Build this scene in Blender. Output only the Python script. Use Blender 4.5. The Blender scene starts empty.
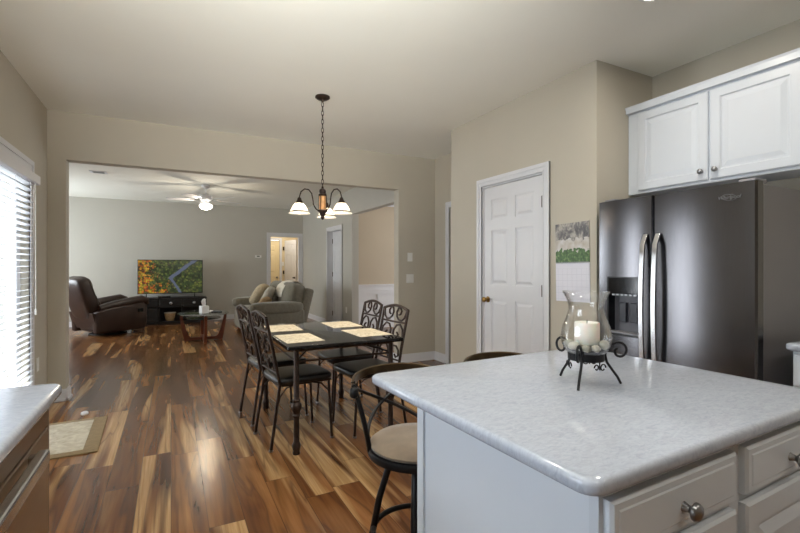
import bpy, bmesh, math, random
from mathutils import Vector, Matrix
R = math.radians
S = bpy.context.scene
COL = S.collection

# ------------------------------------------------------------------ camera, world, exposure
F = 444.0
EYE = 1.27
YAW = R(27.28)
cd = bpy.data.cameras.new('camera'); cam = bpy.data.objects.new('camera', cd); COL.objects.link(cam)
cd.sensor_width = 36.0; cd.lens = 36.0 * F / 800.0
cd.clip_start = 0.05
cam.location = (0, 0, EYE); cam.rotation_euler = (R(90), 0, -YAW)
S.camera = cam
S.view_settings.view_transform = 'Standard'
S.view_settings.look = 'None'
S.view_settings.exposure = 0.57
S.cycles.max_bounces = 12; S.cycles.diffuse_bounces = 8; S.cycles.transparent_max_bounces = 16
S.view_settings.gamma = 1.0
S.view_settings.use_curve_mapping = False

w = bpy.data.worlds.new('world'); S.world = w; w.use_nodes = True
bg = w.node_tree.nodes['Background']; bg.inputs[0].default_value = (.86, .93, 1, 1); bg.inputs[1].default_value = 3.0

def area(name, loc, rot, sx, sy, power, col=(1, 1, 1)):
    l = bpy.data.lights.new(name, 'AREA'); l.shape = 'RECTANGLE'; l.size = sx; l.size_y = sy
    l.energy = power; l.color = col
    o = bpy.data.objects.new(name, l); o.location = loc; o.rotation_euler = rot; COL.objects.link(o); return o
def point(name, loc, power, col=(1, .85, .65), r=.04):
    l = bpy.data.lights.new(name, 'POINT'); l.energy = power; l.color = col; l.shadow_soft_size = r
    o = bpy.data.objects.new(name, l); o.location = loc; COL.objects.link(o); return o
DAY = (.90, .95, 1.0)
area('daylight_patio', (-1.36, 4.10, 1.05), (0, R(-110), 0), 1.9, 1.0, 34, DAY)
area('fill_sink_side', (-1.2, .95, 1.55), (0, R(-86), 0), .95, 1.05, 16, (.68, .84, 1.0))  # added cool fill for island and counter, through an invented opening
area('daylight_living_window', (-3.42, 9.9, 1.45), (0, R(-84), 0), 1.5, 2.4, 80, (.88, .96, 1.0))
area('fill_dining_side', (6.28, 6.9, 1.5), (0, R(90), 0), 1.3, 1.5, 32, DAY)  # added fill for the formal dining room, source invented
fl = area('ceiling_fill', (-.1, -.25, 1.75), (R(122), 0, R(-13)), .6, .6, 29, (1, .99, .94)); fl.data.spread = R(75)  # added fill lamp behind the camera, thrown forward onto the ceiling

# ------------------------------------------------------------------ node helpers
def newmat(name):
    m = bpy.data.materials.new(name); m.use_nodes = True
    nt = m.node_tree
    return m, nt, nt.nodes['Principled BSDF']
def lin(c):
    f = lambda v: v / 12.92 if v <= .04045 else ((v + .055) / 1.055) ** 2.4
    return tuple(f(x / 255.) for x in c) + (1,)
def N(nt, t, **kw):
    n = nt.nodes.new(t)
    for k, v in kw.items(): setattr(n, k, v)
    return n
def setin(nt, node, i, v):
    if isinstance(v, bpy.types.NodeSocket): nt.links.new(v, node.inputs[i])
    else: node.inputs[i].default_value = v
def M(nt, op, a, b=0.0, c=None):
    n = N(nt, 'ShaderNodeMath', operation=op); setin(nt, n, 0, a); setin(nt, n, 1, b)
    if c is not None: setin(nt, n, 2, c)
    return n.outputs[0]
def ramp(nt, fac, stops, interp='LINEAR'):
    n = N(nt, 'ShaderNodeValToRGB'); cr = n.color_ramp; cr.interpolation = interp
    while len(cr.elements) < len(stops): cr.elements.new(.5)
    for e, (p, c) in zip(cr.elements, stops): e.position = p; e.color = c
    setin(nt, n, 0, fac); return n.outputs[0]
def mix(nt, fac, a, b, mode='MIX'):
    n = N(nt, 'ShaderNodeMix', data_type='RGBA', blend_type=mode)
    setin(nt, n, 0, fac); setin(nt, n, 6, a); setin(nt, n, 7, b); return n.outputs[2]
def noise(nt, vec, scale, detail=2.0, rough=.5, dist=0.0):
    n = N(nt, 'ShaderNodeTexNoise'); n.inputs['Scale'].default_value = scale
    n.inputs['Detail'].default_value = detail; n.inputs['Roughness'].default_value = rough
    n.inputs['Distortion'].default_value = dist
    if vec is not None: nt.links.new(vec, n.inputs['Vector'])
    return n.outputs[0]
def objco(nt): return N(nt, 'ShaderNodeTexCoord').outputs['Object']
def scaled(nt, vec, s):
    n = N(nt, 'ShaderNodeVectorMath', operation='MULTIPLY'); setin(nt, n, 0, vec); n.inputs[1].default_value = s
    return n.outputs[0]
def bump(nt, p, h, strength=.1, dist=.01):
    n = N(nt, 'ShaderNodeBump'); n.inputs['Strength'].default_value = strength; n.inputs['Distance'].default_value = dist
    setin(nt, n, 'Height', h); nt.links.new(n.outputs[0], p.inputs['Normal'])

def plain(name, rgb, rough=.5, metal=0.0, var=.06, vscale=8.0, bmp=0.0, bscale=200.0, coat=0.0, stretch=(1, 1, 1), sheen=0.0):
    m, nt, p = newmat(name)
    c = lin(rgb); v = objco(nt)
    if stretch != (1, 1, 1): v = scaled(nt, v, stretch)
    n = noise(nt, v, vscale, 3)
    d = tuple(x * (1 - var) for x in c[:3]) + (1,); l = tuple(min(1, x * (1 + var)) for x in c[:3]) + (1,)
    nt.links.new(ramp(nt, n, [(.3, d), (.7, l)]), p.inputs['Base Color'])
    p.inputs['Roughness'].default_value = rough; p.inputs['Metallic'].default_value = metal
    if coat: p.inputs['Coat Weight'].default_value = coat; p.inputs['Coat Roughness'].default_value = .1
    if sheen: p.inputs['Sheen Weight'].default_value = sheen
    if bmp: bump(nt, p, noise(nt, v, bscale, 3), bmp, .004)
    return m
def emit(name, rgb, strength):
    m, nt, p = newmat(name); p.inputs['Base Color'].default_value = rgb + (1,)
    p.inputs['Emission Color'].default_value = rgb + (1,); p.inputs['Emission Strength'].default_value = strength
    return m
def glassy(name, refl=.12, tint=(1, 1, 1, 1), rough=.02):
    m, nt, p = newmat(name)
    out = nt.nodes['Material Output']; tr = N(nt, 'ShaderNodeBsdfTransparent'); tr.inputs[0].default_value = tint
    gl = N(nt, 'ShaderNodeBsdfGlossy'); gl.inputs['Roughness'].default_value = rough
    lw = N(nt, 'ShaderNodeLayerWeight'); lw.inputs[0].default_value = .35
    f = M(nt, 'ADD', M(nt, 'MULTIPLY', lw.outputs['Facing'], .75), refl * .3)
    f = M(nt, 'ADD', M(nt, 'POWER', f, 1.5), refl * .12)
    mx = N(nt, 'ShaderNodeMixShader'); setin(nt, mx, 0, f); nt.links.new(tr.outputs[0], mx.inputs[1]); nt.links.new(gl.outputs[0], mx.inputs[2])
    nt.links.new(mx.outputs[0], out.inputs[0]); return m

# ------------------------------------------------------------------ materials
MT = {}
MT['wall'] = plain('wall_paint', (188, 181, 166), .75, var=.012, vscale=3, bmp=.05, bscale=260)
MT['wall_living'] = plain('wall_paint_grey', (184, 181, 172), .75, var=.012, vscale=3, bmp=.05, bscale=260)
MT['wall_formal'] = plain('wall_paint_tan', (186, 171, 150), .75, var=.012, vscale=3)
MT['wall_hall'] = plain('wall_paint_cream', (220, 204, 170), .75, var=.02, vscale=3)
MT['ceiling'] = plain('ceiling_paint', (236, 235, 226), .85, var=.012, vscale=2, bmp=.06, bscale=120)
MT['trim'] = plain('white_trim_paint', (216, 216, 219), .38, var=.01)
MT['cab'] = plain('white_cabinet_paint', (206, 211, 218), .35, var=.01)
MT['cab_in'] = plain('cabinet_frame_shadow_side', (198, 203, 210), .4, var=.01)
MT['nickel'] = plain('brushed_nickel', (150, 150, 152), .28, 1, var=.05, vscale=60)
MT['brass'] = plain('aged_brass', (150, 120, 70), .3, 1, var=.1, vscale=40)
MT['bronze'] = plain('dark_bronze_metal', (62, 50, 44), .4, .75, var=.25, vscale=30)
MT['blackmetal'] = plain('black_powder_coat', (26, 25, 26), .38, .4, var=.15, vscale=30)
MT['ironblack'] = plain('wrought_iron', (24, 23, 26), .5, .4, var=.2, vscale=60, bmp=.2, bscale=150)
MT['blackvinyl'] = plain('black_vinyl', (22, 21, 22), .33, var=.15, vscale=10, bmp=.1, bscale=220)
MT['tan'] = plain('tan_suede', (132, 114, 94), .9, var=.24, vscale=9, bmp=.15, bscale=300, sheen=.3)
MT['leather'] = plain('dark_brown_leather', (50, 34, 29), .38, var=.22, vscale=7, bmp=.35, bscale=45)
MT['sofa'] = plain('grey_green_chenille', (112, 108, 95), .95, var=.12, vscale=24, bmp=.3, bscale=260, sheen=.25)
MT['cream'] = plain('cream_throw', (218, 212, 198), .95, var=.06, vscale=30, bmp=.4, bscale=160, sheen=.3)
MT['pillow_beige'] = plain('beige_woven_fabric', (186, 172, 146), .95, var=.16, vscale=40, bmp=.3, bscale=200)
MT['pillow_grey'] = plain('light_grey_fabric', (172, 168, 158), .95, var=.12, vscale=40, bmp=.3, bscale=200)
MT['pillow_tan'] = plain('tan_fabric', (164, 138, 104), .95, var=.2, vscale=30, bmp=.3, bscale=200)
MT['cherry'] = plain('cherry_wood', (112, 58, 36), .38, var=.3, vscale=6, stretch=(1, 1, 8))
MT['espresso'] = plain('espresso_wood', (17, 14, 14), .5, var=.25, vscale=8, stretch=(1, 8, 8))
MT['gold_rail'] = plain('bronze_gold_rail', (84, 68, 48), .3, .8, var=.3, vscale=10)
MT['blackplastic'] = plain('black_plastic', (16, 16, 18), .25, var=.1)
MT['whiteplastic'] = plain('white_plastic', (226, 225, 220), .4, var=.02)
MT['slat'] = None
MT['wicker'] = plain('wicker', (178, 150, 112), .8, var=.35, vscale=60, bmp=.8, bscale=90)
MT['candle'] = plain('white_wax', (238, 234, 224), .45, var=.02)
MT['candle'].node_tree.nodes['Principled BSDF'].inputs['Subsurface Weight'].default_value = .3
MT['pebble'] = plain('river_pebble', (168, 166, 150), .5, var=.25, vscale=14)
MT['pebble2'] = plain('pale_pebble', (196, 190, 174), .5, var=.2, vscale=14)
MT['copper'] = plain('copper_column', (206, 156, 104), .35, .3, var=.15, vscale=30)
MT['whitepaper'] = plain('white_paper', (236, 236, 236), .7, var=.02)
MT['glass'] = glassy('clear_glass', .12)
MT['tableglass'] = glassy('smoked_table_glass', .3, (.75, .8, .8, 1))
MT['grey_enamel'] = plain('grey_appliance_side', (136, 134, 138), .42, .3, var=.05, vscale=2, bmp=.06, bscale=400)
MT['outside'] = plain('pale_concrete', (190, 188, 182), .9, var=.08)
MT['bulb'] = emit('lamp_glow', (1, .88, .68), 14)
MT['globe'] = emit('globe_glow', (1, .93, .8), 5)
MT['canlight'] = emit('recessed_lamp', (1, .95, .86), 9)

def steel(name, rgb=(150, 150, 153), rough=.24, axis=(1, 1, 60)):
    m, nt, p = newmat(name)
    v = scaled(nt, objco(nt), axis)
    n = noise(nt, v, 6, 4)
    c = lin(rgb)
    nt.links.new(ramp(nt, n, [(.3, tuple(x * .93 for x in c[:3]) + (1,)), (.7, tuple(min(1, x * 1.05) for x in c[:3]) + (1,))]), p.inputs['Base Color'])
    p.inputs['Metallic'].default_value = 1
    p.inputs['Roughness'].default_value = rough
    bump(nt, p, n, .03, .002)
    return m
MT['steel'] = steel('brushed_stainless', (106, 105, 108), .21, (1, 60, 1))
MT['steel_light'] = steel('polished_stainless', (196, 196, 198), .26)
MT['steel_floor_tint'] = steel('dishwasher_steel_floor_tint', (168, 150, 130), .33, (1, 1, 50))  # brown reflection of the floor is mixed into the steel's base colour

def mk_floor():
    m, nt, p = newmat('acacia_planks')
    geo = N(nt, 'ShaderNodeNewGeometry'); sep = N(nt, 'ShaderNodeSeparateXYZ'); nt.links.new(geo.outputs['Position'], sep.inputs[0])
    x, y = sep.outputs[0], sep.outputs[1]
    W, L = .165, 1.22
    xr = M(nt, 'DIVIDE', x, W); row = M(nt, 'FLOOR', xr)
    wn = N(nt, 'ShaderNodeTexWhiteNoise', noise_dimensions='1D'); setin(nt, wn, 'W', row)
    yr = M(nt, 'ADD', M(nt, 'DIVIDE', y, L), M(nt, 'MULTIPLY', wn.outputs[0], 7.3)); colm = M(nt, 'FLOOR', yr)
    cv = N(nt, 'ShaderNodeCombineXYZ'); setin(nt, cv, 0, row); setin(nt, cv, 1, colm)
    wid = N(nt, 'ShaderNodeTexWhiteNoise', noise_dimensions='3D'); nt.links.new(cv.outputs[0], wid.inputs['Vector'])
    rid = wid.outputs[0]; rcol = N(nt, 'ShaderNodeSeparateColor'); nt.links.new(wid.outputs[1], rcol.inputs[0])
    # grain coordinates, shifted for every board
    gv = N(nt, 'ShaderNodeCombineXYZ')
    setin(nt, gv, 0, M(nt, 'ADD', M(nt, 'MULTIPLY', x, 7.0), M(nt, 'MULTIPLY', rcol.outputs[0], 37)))
    setin(nt, gv, 1, M(nt, 'ADD', M(nt, 'MULTIPLY', y, .6), M(nt, 'MULTIPLY', rcol.outputs[1], 53)))
    setin(nt, gv, 2, M(nt, 'MULTIPLY', rid, 19))
    big = noise(nt, gv.outputs[0], .8, 3, .5, 1.3)
    gfine = N(nt, 'ShaderNodeCombineXYZ'); setin(nt, gfine, 0, M(nt, 'MULTIPLY', x, 70)); setin(nt, gfine, 1, M(nt, 'MULTIPLY', y, 2.2)); setin(nt, gfine, 2, M(nt, 'MULTIPLY', rid, 40))
    fine = noise(nt, gfine.outputs[0], 1.0, 3, .6)
    heart = ramp(nt, big, [(.28, lin((80, 50, 32))), (.42, lin((122, 80, 48))), (.55, lin((150, 104, 62))), (.72, lin((176, 130, 84)))])
    tone = ramp(nt, rid, [(0, lin((186, 172, 164))), (.35, lin((222, 212, 202))), (.7, lin((240, 234, 226))), (1, (1, 1, 1, 1))])
    c = mix(nt, 1.0, heart, tone, 'MULTIPLY')
    sap = ramp(nt, noise(nt, gv.outputs[0], .5, 2, .45, 1.0), [(.56, (0, 0, 0, 1)), (.63, (1, 1, 1, 1))])
    sapc = ramp(nt, fine, [(.3, lin((188, 146, 96))), (.7, lin((212, 174, 124)))])
    c = mix(nt, M(nt, 'MULTIPLY', sap, .8), c, sapc)
    veins = ramp(nt, noise(nt, gv.outputs[0],   .8, 2, .45, 1.3), [(.465, (0, 0, 0, 1)), (.495, (1, 1, 1, 1)), (.505, (1, 1, 1, 1)), (.535, (0, 0, 0, 1))])
    c = mix(nt, M(nt, 'MULTIPLY', veins, .42), c, lin((64, 44, 34)))
    c = mix(nt, .3, c, ramp(nt, fine, [(.3, lin((120, 100, 88))), (.7, (1, 1, 1, 1))]), 'MULTIPLY')
    fx = M(nt, 'FRACT', xr); fy = M(nt, 'FRACT', yr)
    ex = M(nt, 'MINIMUM', fx, M(nt, 'SUBTRACT', 1.0, fx)); ey = M(nt, 'MULTIPLY', M(nt, 'MINIMUM', fy, M(nt, 'SUBTRACT', 1.0, fy)), L / W)
    e = M(nt, 'MINIMUM', ex, ey)
    gap = M(nt, 'LESS_THAN', e, .011)
    c = mix(nt, M(nt, 'MULTIPLY', gap, .6), c, lin((44, 30, 24)))
    nt.links.new(c, p.inputs['Base Color'])
    p.inputs['Roughness'].default_value = .2
    nt.links.new(M(nt, 'ADD', .15, M(nt, 'MULTIPLY', fine, .16)), p.inputs['Roughness'])
    p.inputs['Specular IOR Level'].default_value = .42
    hb = M(nt, 'SUBTRACT', M(nt, 'MULTIPLY', fine, .15), gap)
    bump(nt, p, hb, .12, .003)
    return m
MT['floor'] = mk_floor()

def mk_quartz():
    m, nt, p = newmat('white_quartz')
    v = objco(nt)
    a = ramp(nt, noise(nt, scaled(nt, v, (1, 2.2, 1)), 38, 5, .7, 1.2), [(.34, lin((160, 165, 176))), (.5, lin((171, 176, 187))), (.68, lin((178, 183, 194)))])
    s = ramp(nt, noise(nt, v, 210, 2, .6), [(.64, (0, 0, 0, 1)), (.72, (1, 1, 1, 1))])
    c = mix(nt, M(nt, 'MULTIPLY', s, .22), a, lin((150, 150, 156)))
    nt.links.new(c, p.inputs['Base Color']); p.inputs['Roughness'].default_value = .1
    return m
MT['quartz'] = mk_quartz()

def mk_granite():
    m, nt, p = newmat('black_speckled_stone')
    v = objco(nt)
    s = ramp(nt, noise(nt, v, 170, 2, .6), [(.62, lin((16, 15, 16))), (.74, lin((92, 84, 76)))])
    nt.links.new(s, p.inputs['Base Color']); p.inputs['Roughness'].default_value = .06
    return m
MT['granite'] = mk_granite()

def mk_slat():
    m, nt, p = newmat('white_blind_slat')
    p.inputs['Base Color'].default_value = (.82, .83, .84, 1); p.inputs['Roughness'].default_value = .5
    out = nt.nodes['Material Output']; t = N(nt, 'ShaderNodeBsdfTranslucent'); t.inputs[0].default_value = (.8, .82, .85, 1)
    mx = N(nt, 'ShaderNodeMixShader'); mx.inputs[0].default_value = .45
    nt.links.new(p.outputs[0], mx.inputs[1]); nt.links.new(t.outputs[0], mx.inputs[2]); nt.links.new(mx.outputs[0], out.inputs[0])
    return m
MT['slat'] = mk_slat()

def mk_shade():
    m, nt, p = newmat('white_opal_glass')
    p.inputs['Base Color'].default_value = (.9, .88, .84, 1); p.inputs['Roughness'].default_value = .25
    p.inputs['Emission Color'].default_value = (1, .88, .7, 1); p.inputs['Emission Strength'].default_value = .3
    out = nt.nodes['Material Output']; t = N(nt, 'ShaderNodeBsdfTranslucent'); t.inputs[0].default_value = (.95, .92, .86, 1)
    mx = N(nt, 'ShaderNodeMixShader'); mx.inputs[0].default_value = .75
    nt.links.new(p.outputs[0], mx.inputs[1]); nt.links.new(t.outputs[0], mx.inputs[2]); nt.links.new(mx.outputs[0], out.inputs[0])
    return m
MT['shade'] = mk_shade()

def mk_placemat():
    m, nt, p = newmat('cream_placemat')
    v = objco(nt)
    c = ramp(nt, noise(nt, v, 22, 4, .6, 1.5), [(.35, lin((178, 164, 138))), (.5, lin((216, 206, 182))), (.7, lin((228, 221, 203)))])
    nt.links.new(c, p.inputs['Base Color']); p.inputs['Roughness'].default_value = .8
    bump(nt, p, noise(nt, v, 300, 2), .3, .002)
    return m
MT['placemat'] = mk_placemat()

def mk_tv():
    m, nt, p = newmat('tv_picture')
    v = objco(nt)
    sep = N(nt, 'ShaderNodeSeparateXYZ'); nt.links.new(v, sep.inputs[0]); x, z = sep.outputs[0], sep.outputs[2]
    vo = N(nt, 'ShaderNodeTexVoronoi'); vo.inputs['Scale'].default_value = 24; nt.links.new(v, vo.inputs['Vector'])
    sc = N(nt, 'ShaderNodeSeparateColor'); nt.links.new(vo.outputs['Color'], sc.inputs[0])
    greens = ramp(nt, sc.outputs[0], [(0, lin((26, 38, 24))), (.45, lin((58, 76, 40))), (.75, lin((110, 118, 56))), (1, lin((74, 66, 52)))])
    warm = ramp(nt, sc.outputs[1], [(0, lin((206, 150, 44))), (.3, lin((186, 70, 40))), (.6, lin((214, 180, 56))), (.85, lin((60, 70, 36))), (1, lin((110, 44, 36)))])
    # warm trees gather along the side near the recliner
    wf = M(nt, 'ADD', M(nt, 'MULTIPLY', x, -1.35), M(nt, 'MULTIPLY', noise(nt, v, 11.0, 3, .6), 1.0))
    wf = M(nt, 'GREATER_THAN', wf, 1.02)
    wf2 = M(nt, 'GREATER_THAN', M(nt, 'SUBTRACT', noise(nt, v, 9, 3, .6), M(nt, 'ADD', M(nt, 'MULTIPLY', z, .5), M(nt, 'MULTIPLY', x, .3))), .72)
    c = mix(nt, M(nt, 'MAXIMUM', wf, wf2), greens, warm)
    dk = ramp(nt, vo.outputs['Distance'], [(.0, (1.25, 1.25, 1.2, 1)), (.8, (.3, .32, .28, 1))])
    c = mix(nt, 1.0, c, dk, 'MULTIPLY')
    # the grey-blue road: a bent strip
    wob = M(nt, 'MULTIPLY', M(nt, 'SUBTRACT', noise(nt, v, 6, 1), .5), .06)
    d1 = M(nt, 'ABSOLUTE', M(nt, 'ADD', M(nt, 'SUBTRACT', M(nt, 'MULTIPLY', M(nt, 'SUBTRACT', z, -.04), .78), M(nt, 'MULTIPLY', M(nt, 'SUBTRACT', x, -.02), .62)), wob))
    up = M(nt, 'GREATER_THAN', z, -.05)
    r1 = M(nt, 'MULTIPLY', M(nt, 'LESS_THAN', d1, .034), up)
    d2 = M(nt, 'ABSOLUTE', M(nt, 'ADD', M(nt, 'ADD', M(nt, 'MULTIPLY', M(nt, 'SUBTRACT', z, -.04), .5), M(nt, 'MULTIPLY', M(nt, 'SUBTRACT', x, .0), .86)), wob))
    r2 = M(nt, 'MULTIPLY', M(nt, 'LESS_THAN', d2, .026), M(nt, 'LESS_THAN', z, -.04))
    c = mix(nt, M(nt, 'MAXIMUM', r1, r2), c, lin((84, 92, 112)))
    p.inputs['Base Color'].default_value = (.01, .01, .01, 1); p.inputs['Roughness'].default_value = .3
    nt.links.new(c, p.inputs['Emission Color']); p.inputs['Emission Strength'].default_value = .62
    return m
MT['tv'] = mk_tv()

def mk_calendar_photo():
    m, nt, p = newmat('calendar_photo')
    v = objco(nt)
    sep = N(nt, 'ShaderNodeSeparateXYZ'); nt.links.new(v, sep.inputs[0]); z = sep.outputs[2]
    rock = ramp(nt, noise(nt, scaled(nt, v, (1, 1.4, 1)), 11, 6, .7, .35), [(.3, lin((58, 56, 62))), (.45, lin((104, 101, 102))), (.58, lin((178, 172, 162))), (.72, lin((130, 112, 94)))])
    sand = ramp(nt, noise(nt, v, 18, 3), [(.3, lin((176, 166, 150))), (.7, lin((206, 204, 204)))])
    h = M(nt, 'ADD', z, M(nt, 'MULTIPLY', M(nt, 'SUBTRACT', noise(nt, v, 14, 3), .5), .12))
    c = mix(nt, M(nt, 'GREATER_THAN', h, .17), sand, rock)
    gr = ramp(nt, noise(nt, v, 50, 3, .7), [(.3, lin((28, 52, 22))), (.55, lin((72, 108, 48))), (.75, lin((140, 160, 100)))])
    c = mix(nt, M(nt, 'LESS_THAN', M(nt, 'ADD', z, M(nt, 'MULTIPLY', M(nt, 'SUBTRACT', noise(nt, v, 26, 2), .5), .14)), .095), c, gr)
    nt.links.new(c, p.inputs['Base Color']); p.inputs['Roughness'].default_value = .35
    return m
MT['calphoto'] = mk_calendar_photo()
def mk_calendar_grid():
    m, nt, p = newmat('calendar_grid_page')
    v = objco(nt)
    sep = N(nt, 'ShaderNodeSeparateXYZ'); nt.links.new(v, sep.inputs[0])
    fy = M(nt, 'FRACT', M(nt, 'DIVIDE', sep.outputs[1], .0445)); fz = M(nt, 'FRACT', M(nt, 'DIVIDE', sep.outputs[2], .046))
    ln = M(nt, 'MAXIMUM', M(nt, 'LESS_THAN', fy, .05), M(nt, 'LESS_THAN', fz, .05))
    ok = M(nt, 'LESS_THAN', sep.outputs[2], -.045)
    nt.links.new(mix(nt, M(nt, 'MULTIPLY', M(nt, 'MULTIPLY', ln, ok), .3), lin((222, 222, 232)), lin((150, 152, 170))), p.inputs['Base Color'])
    p.inputs['Roughness'].default_value = .5
    return m
MT['calgrid'] = mk_calendar_grid()
def mk_mat():
    m, nt, p = newmat('woven_mat_field')
    v = objco(nt)
    c = ramp(nt, noise(nt, v, 16, 4, .6, .8), [(.35, lin((176, 164, 140))), (.65, lin((206, 198, 176)))])
    nt.links.new(c, p.inputs['Base Color']); p.inputs['Roughness'].default_value = .95
    bump(nt, p, noise(nt, v, 260, 2), .6, .004); return m
MT['matfield'] = mk_mat()
MT['matborder'] = plain('brown_mat_border', (142, 122, 90), .95, var=.15, vscale=50, bmp=.6, bscale=260)

# ------------------------------------------------------------------ mesh builder
class MB:
    def __init__(self): self.bm = bmesh.new(); self.T = Matrix.Identity(4)
    def v(self, co): return self.bm.verts.new(self.T @ Vector(co))
    def f(self, vs):
        try: return self.bm.faces.new(vs)
        except ValueError: return None
    def box(self, x0, x1, y0, y1, z0, z1, bev=0, seg=2):
        p = [self.v((x, y, z)) for z in (z0, z1) for x, y in ((x0, y0), (x1, y0), (x1, y1), (x0, y1))]
        fs = [self.f([p[i] for i in q]) for q in ((3, 2, 1, 0), (4, 5, 6, 7), (0, 1, 5, 4), (1, 2, 6, 5), (2, 3, 7, 6), (3, 0, 4, 7))]
        if bev:
            es = list({e for f in fs for e in f.edges})
            bmesh.ops.bevel(self.bm, geom=es, offset=bev, segments=seg, profile=.5, affect='EDGES')
        return self
    def rings(self, rs, closed=False, cap=True):
        vs = [[self.v(c) for c in r] for r in rs]; n = len(vs[0])
        for a, b in zip(vs, vs[1:] + ([vs[0]] if closed else [])):
            for i in range(n): self.f([a[i], a[(i + 1) % n], b[(i + 1) % n], b[i]])
        if cap and not closed: self.f(vs[0][::-1]); self.f(vs[-1])
        return self
    def tube(self, pts, r, n=8, closed=False, sec=None, up=(0, 0, 1)):
        """sweep; r may be a list; sec=(w,h) gives a rectangular section (w sideways, h along up)"""
        P = [Vector(p) for p in pts]; m = len(P); rs = []
        rad = r if isinstance(r, (list, tuple)) else [r] * m
        T = []
        for i in range(m):
            a = P[(i - 1) % m] if (closed or i > 0) else P[i]; b = P[(i + 1) % m] if (closed or i < m - 1) else P[i]
            T.append((b - a).normalized())
        u = Vector(up)
        if abs(u.dot(T[0])) > .95: u = Vector((1, 0, 0)) if abs(T[0].x) < .9 else Vector((0, 1, 0))
        for i in range(m):
            side = T[i].cross(u)
            if side.length < 1e-4: side = T[i].cross(Vector((.3, .9, .1)))
            side.normalize(); uu = side.cross(T[i]).normalized()
            if sec is None: u = uu
            if sec:
                w_, h_ = sec; rs.append([P[i] + side * (sx * w_ / 2) + uu * (sy * h_ / 2) for sx, sy in ((-1, -1), (1, -1), (1, 1), (-1, 1))])
            else:
                rs.append([P[i] + (side * math.cos(k * 2 * math.pi / n) + uu * math.sin(k * 2 * math.pi / n)) * rad[i] for k in range(n)])
        return self.rings(rs, closed)
    def cyl(self, p0, p1, r0, r1=None, n=16): return self.tube([p0, p1], [r0, r0 if r1 is None else r1], n)
    def lathe(self, prof, c=(0, 0, 0), n=24, cap=True, sx=1, sy=1):
        rs = [[(c[0] + sx * r * math.cos(k * 2 * math.pi / n), c[1] + sy * r * math.sin(k * 2 * math.pi / n), c[2] + z) for k in range(n)] for r, z in prof]
        return self.rings(rs, cap=cap)
    def sell(self, c, d, e=.5, n=20, m=12, rot=None):
        """superellipsoid: soft box, half sizes d"""
        pw = lambda t, q: math.copysign(abs(t) ** q, t)
        rs = []
        Rm = rot.to_matrix() if rot is not None and hasattr(rot, 'to_matrix') else Matrix.Identity(3)
        for j in range(1, m):
            t = -math.pi / 2 + math.pi * j / m
            ring = []
            for k in range(n):
                a = 2 * math.pi * (k + .5) / n
                q = Vector((d[0] * pw(math.cos(t), e) * pw(math.cos(a), e), d[1] * pw(math.cos(t), e) * pw(math.sin(a), e), d[2] * pw(math.sin(t), e)))
                ring.append(Vector(c) + Rm @ q)
            rs.append(ring)
        return self.rings(rs)
    def prism(self, poly, axis, a, b):
        """polygon in the plane across axis, extruded from a to b"""
        def P(u, v, t): return {'x': (t, u, v), 'y': (u, t, v), 'z': (u, v, t)}[axis]
        return self.rings([[P(u, v, a) for u, v in poly], [P(u, v, b) for u, v in poly]])
    def inset(self, y0, y1, z0, z1, prof, place):
        """stack of shrinking rectangles, prof=[(inset, height)], place(u, v, w) -> point"""
        rs = []
        for i, h in prof:
            rs.append([place(a, b, h) for a, b in ((y0 + i, z0 + i), (y1 - i, z0 + i), (y1 - i, z1 - i), (y0 + i, z1 - i))])
        return self.rings(rs)
    def build(self, name, mat, parent=None, smooth=None, bevel=0):
        bmesh.ops.recalc_face_normals(self.bm, faces=self.bm.faces[:])
        me = bpy.data.meshes.new(name); self.bm.to_mesh(me); self.bm.free()
        if smooth:
            for pl in me.polygons: pl.use_smooth = True
            me.set_sharp_from_angle(angle=R(smooth))
        me.materials.append(MT[mat] if isinstance(mat, str) else mat)
        o = bpy.data.objects.new(name, me); COL.objects.link(o)
        if parent is not None: o.parent = parent
        if bevel:
            b = o.modifiers.new('soft_edges', 'BEVEL'); b.width = bevel; b.segments = 2; b.limit_method = 'ANGLE'; b.angle_limit = R(40)
        return o

def tag(o, label, cat, group=None, kind=None):
    o['label'] = label; o['category'] = cat
    if group: o['group'] = group
    if kind: o['kind'] = kind
    return o
def thing(name, label, cat, loc=(0, 0, 0), rz=0, group=None):
    o = bpy.data.objects.new(name, None); COL.objects.link(o); o.empty_display_size = .1
    o.location = loc; o.rotation_euler = (0, 0, rz)
    return tag(o, label, cat, group)
def dup(root, loc, rz, label, parent=None):
    c = root.copy(); COL.objects.link(c)
    if parent is None:
        c.location = loc; c.rotation_euler = (0, 0, rz); c['label'] = label
    else: c.parent = parent
    for ch in list(root.children): dup(ch, None, None, None, c)
    return c
def struct(name, mb, mat, label, cat, **kw):
    return tag(mb.build(name, mat, **kw), label, cat, None, 'structure')
def sthing(name, label, cat, loc=(0, 0, 0)):
    o = thing(name, label, cat, loc); o['kind'] = 'structure'; return o

# ------------------------------------------------------------------ the setting
CE = 2.74
XL, YB = -1.03, 5.20          # window wall, wall with the wide opening
XP, YP0, YP1 = 2.69, 2.165, 4.01   # pantry wall
XR = 3.32
YL = 11.45                    # far living room wall
XLR = 3.05
struct('floor', MB().prism([(-1.17, -2.75), (6.4, -2.75), (6.4, 13.9), (-3.5, 13.9), (-3.5, 5.2), (-1.17, 5.2)], 'z', -.1, 0), 'floor', 'glossy brown acacia plank floor with pale streaks', 'floor')
struct('ceiling', MB().prism([(-1.17, -2.75), (6.4, -2.75), (6.4, 13.9), (-3.5, 13.9), (-3.5, 5.2), (-1.17, 5.2)], 'z', CE, CE + .1), 'ceiling', 'flat off-white ceiling over the kitchen and living room', 'ceiling')

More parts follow.
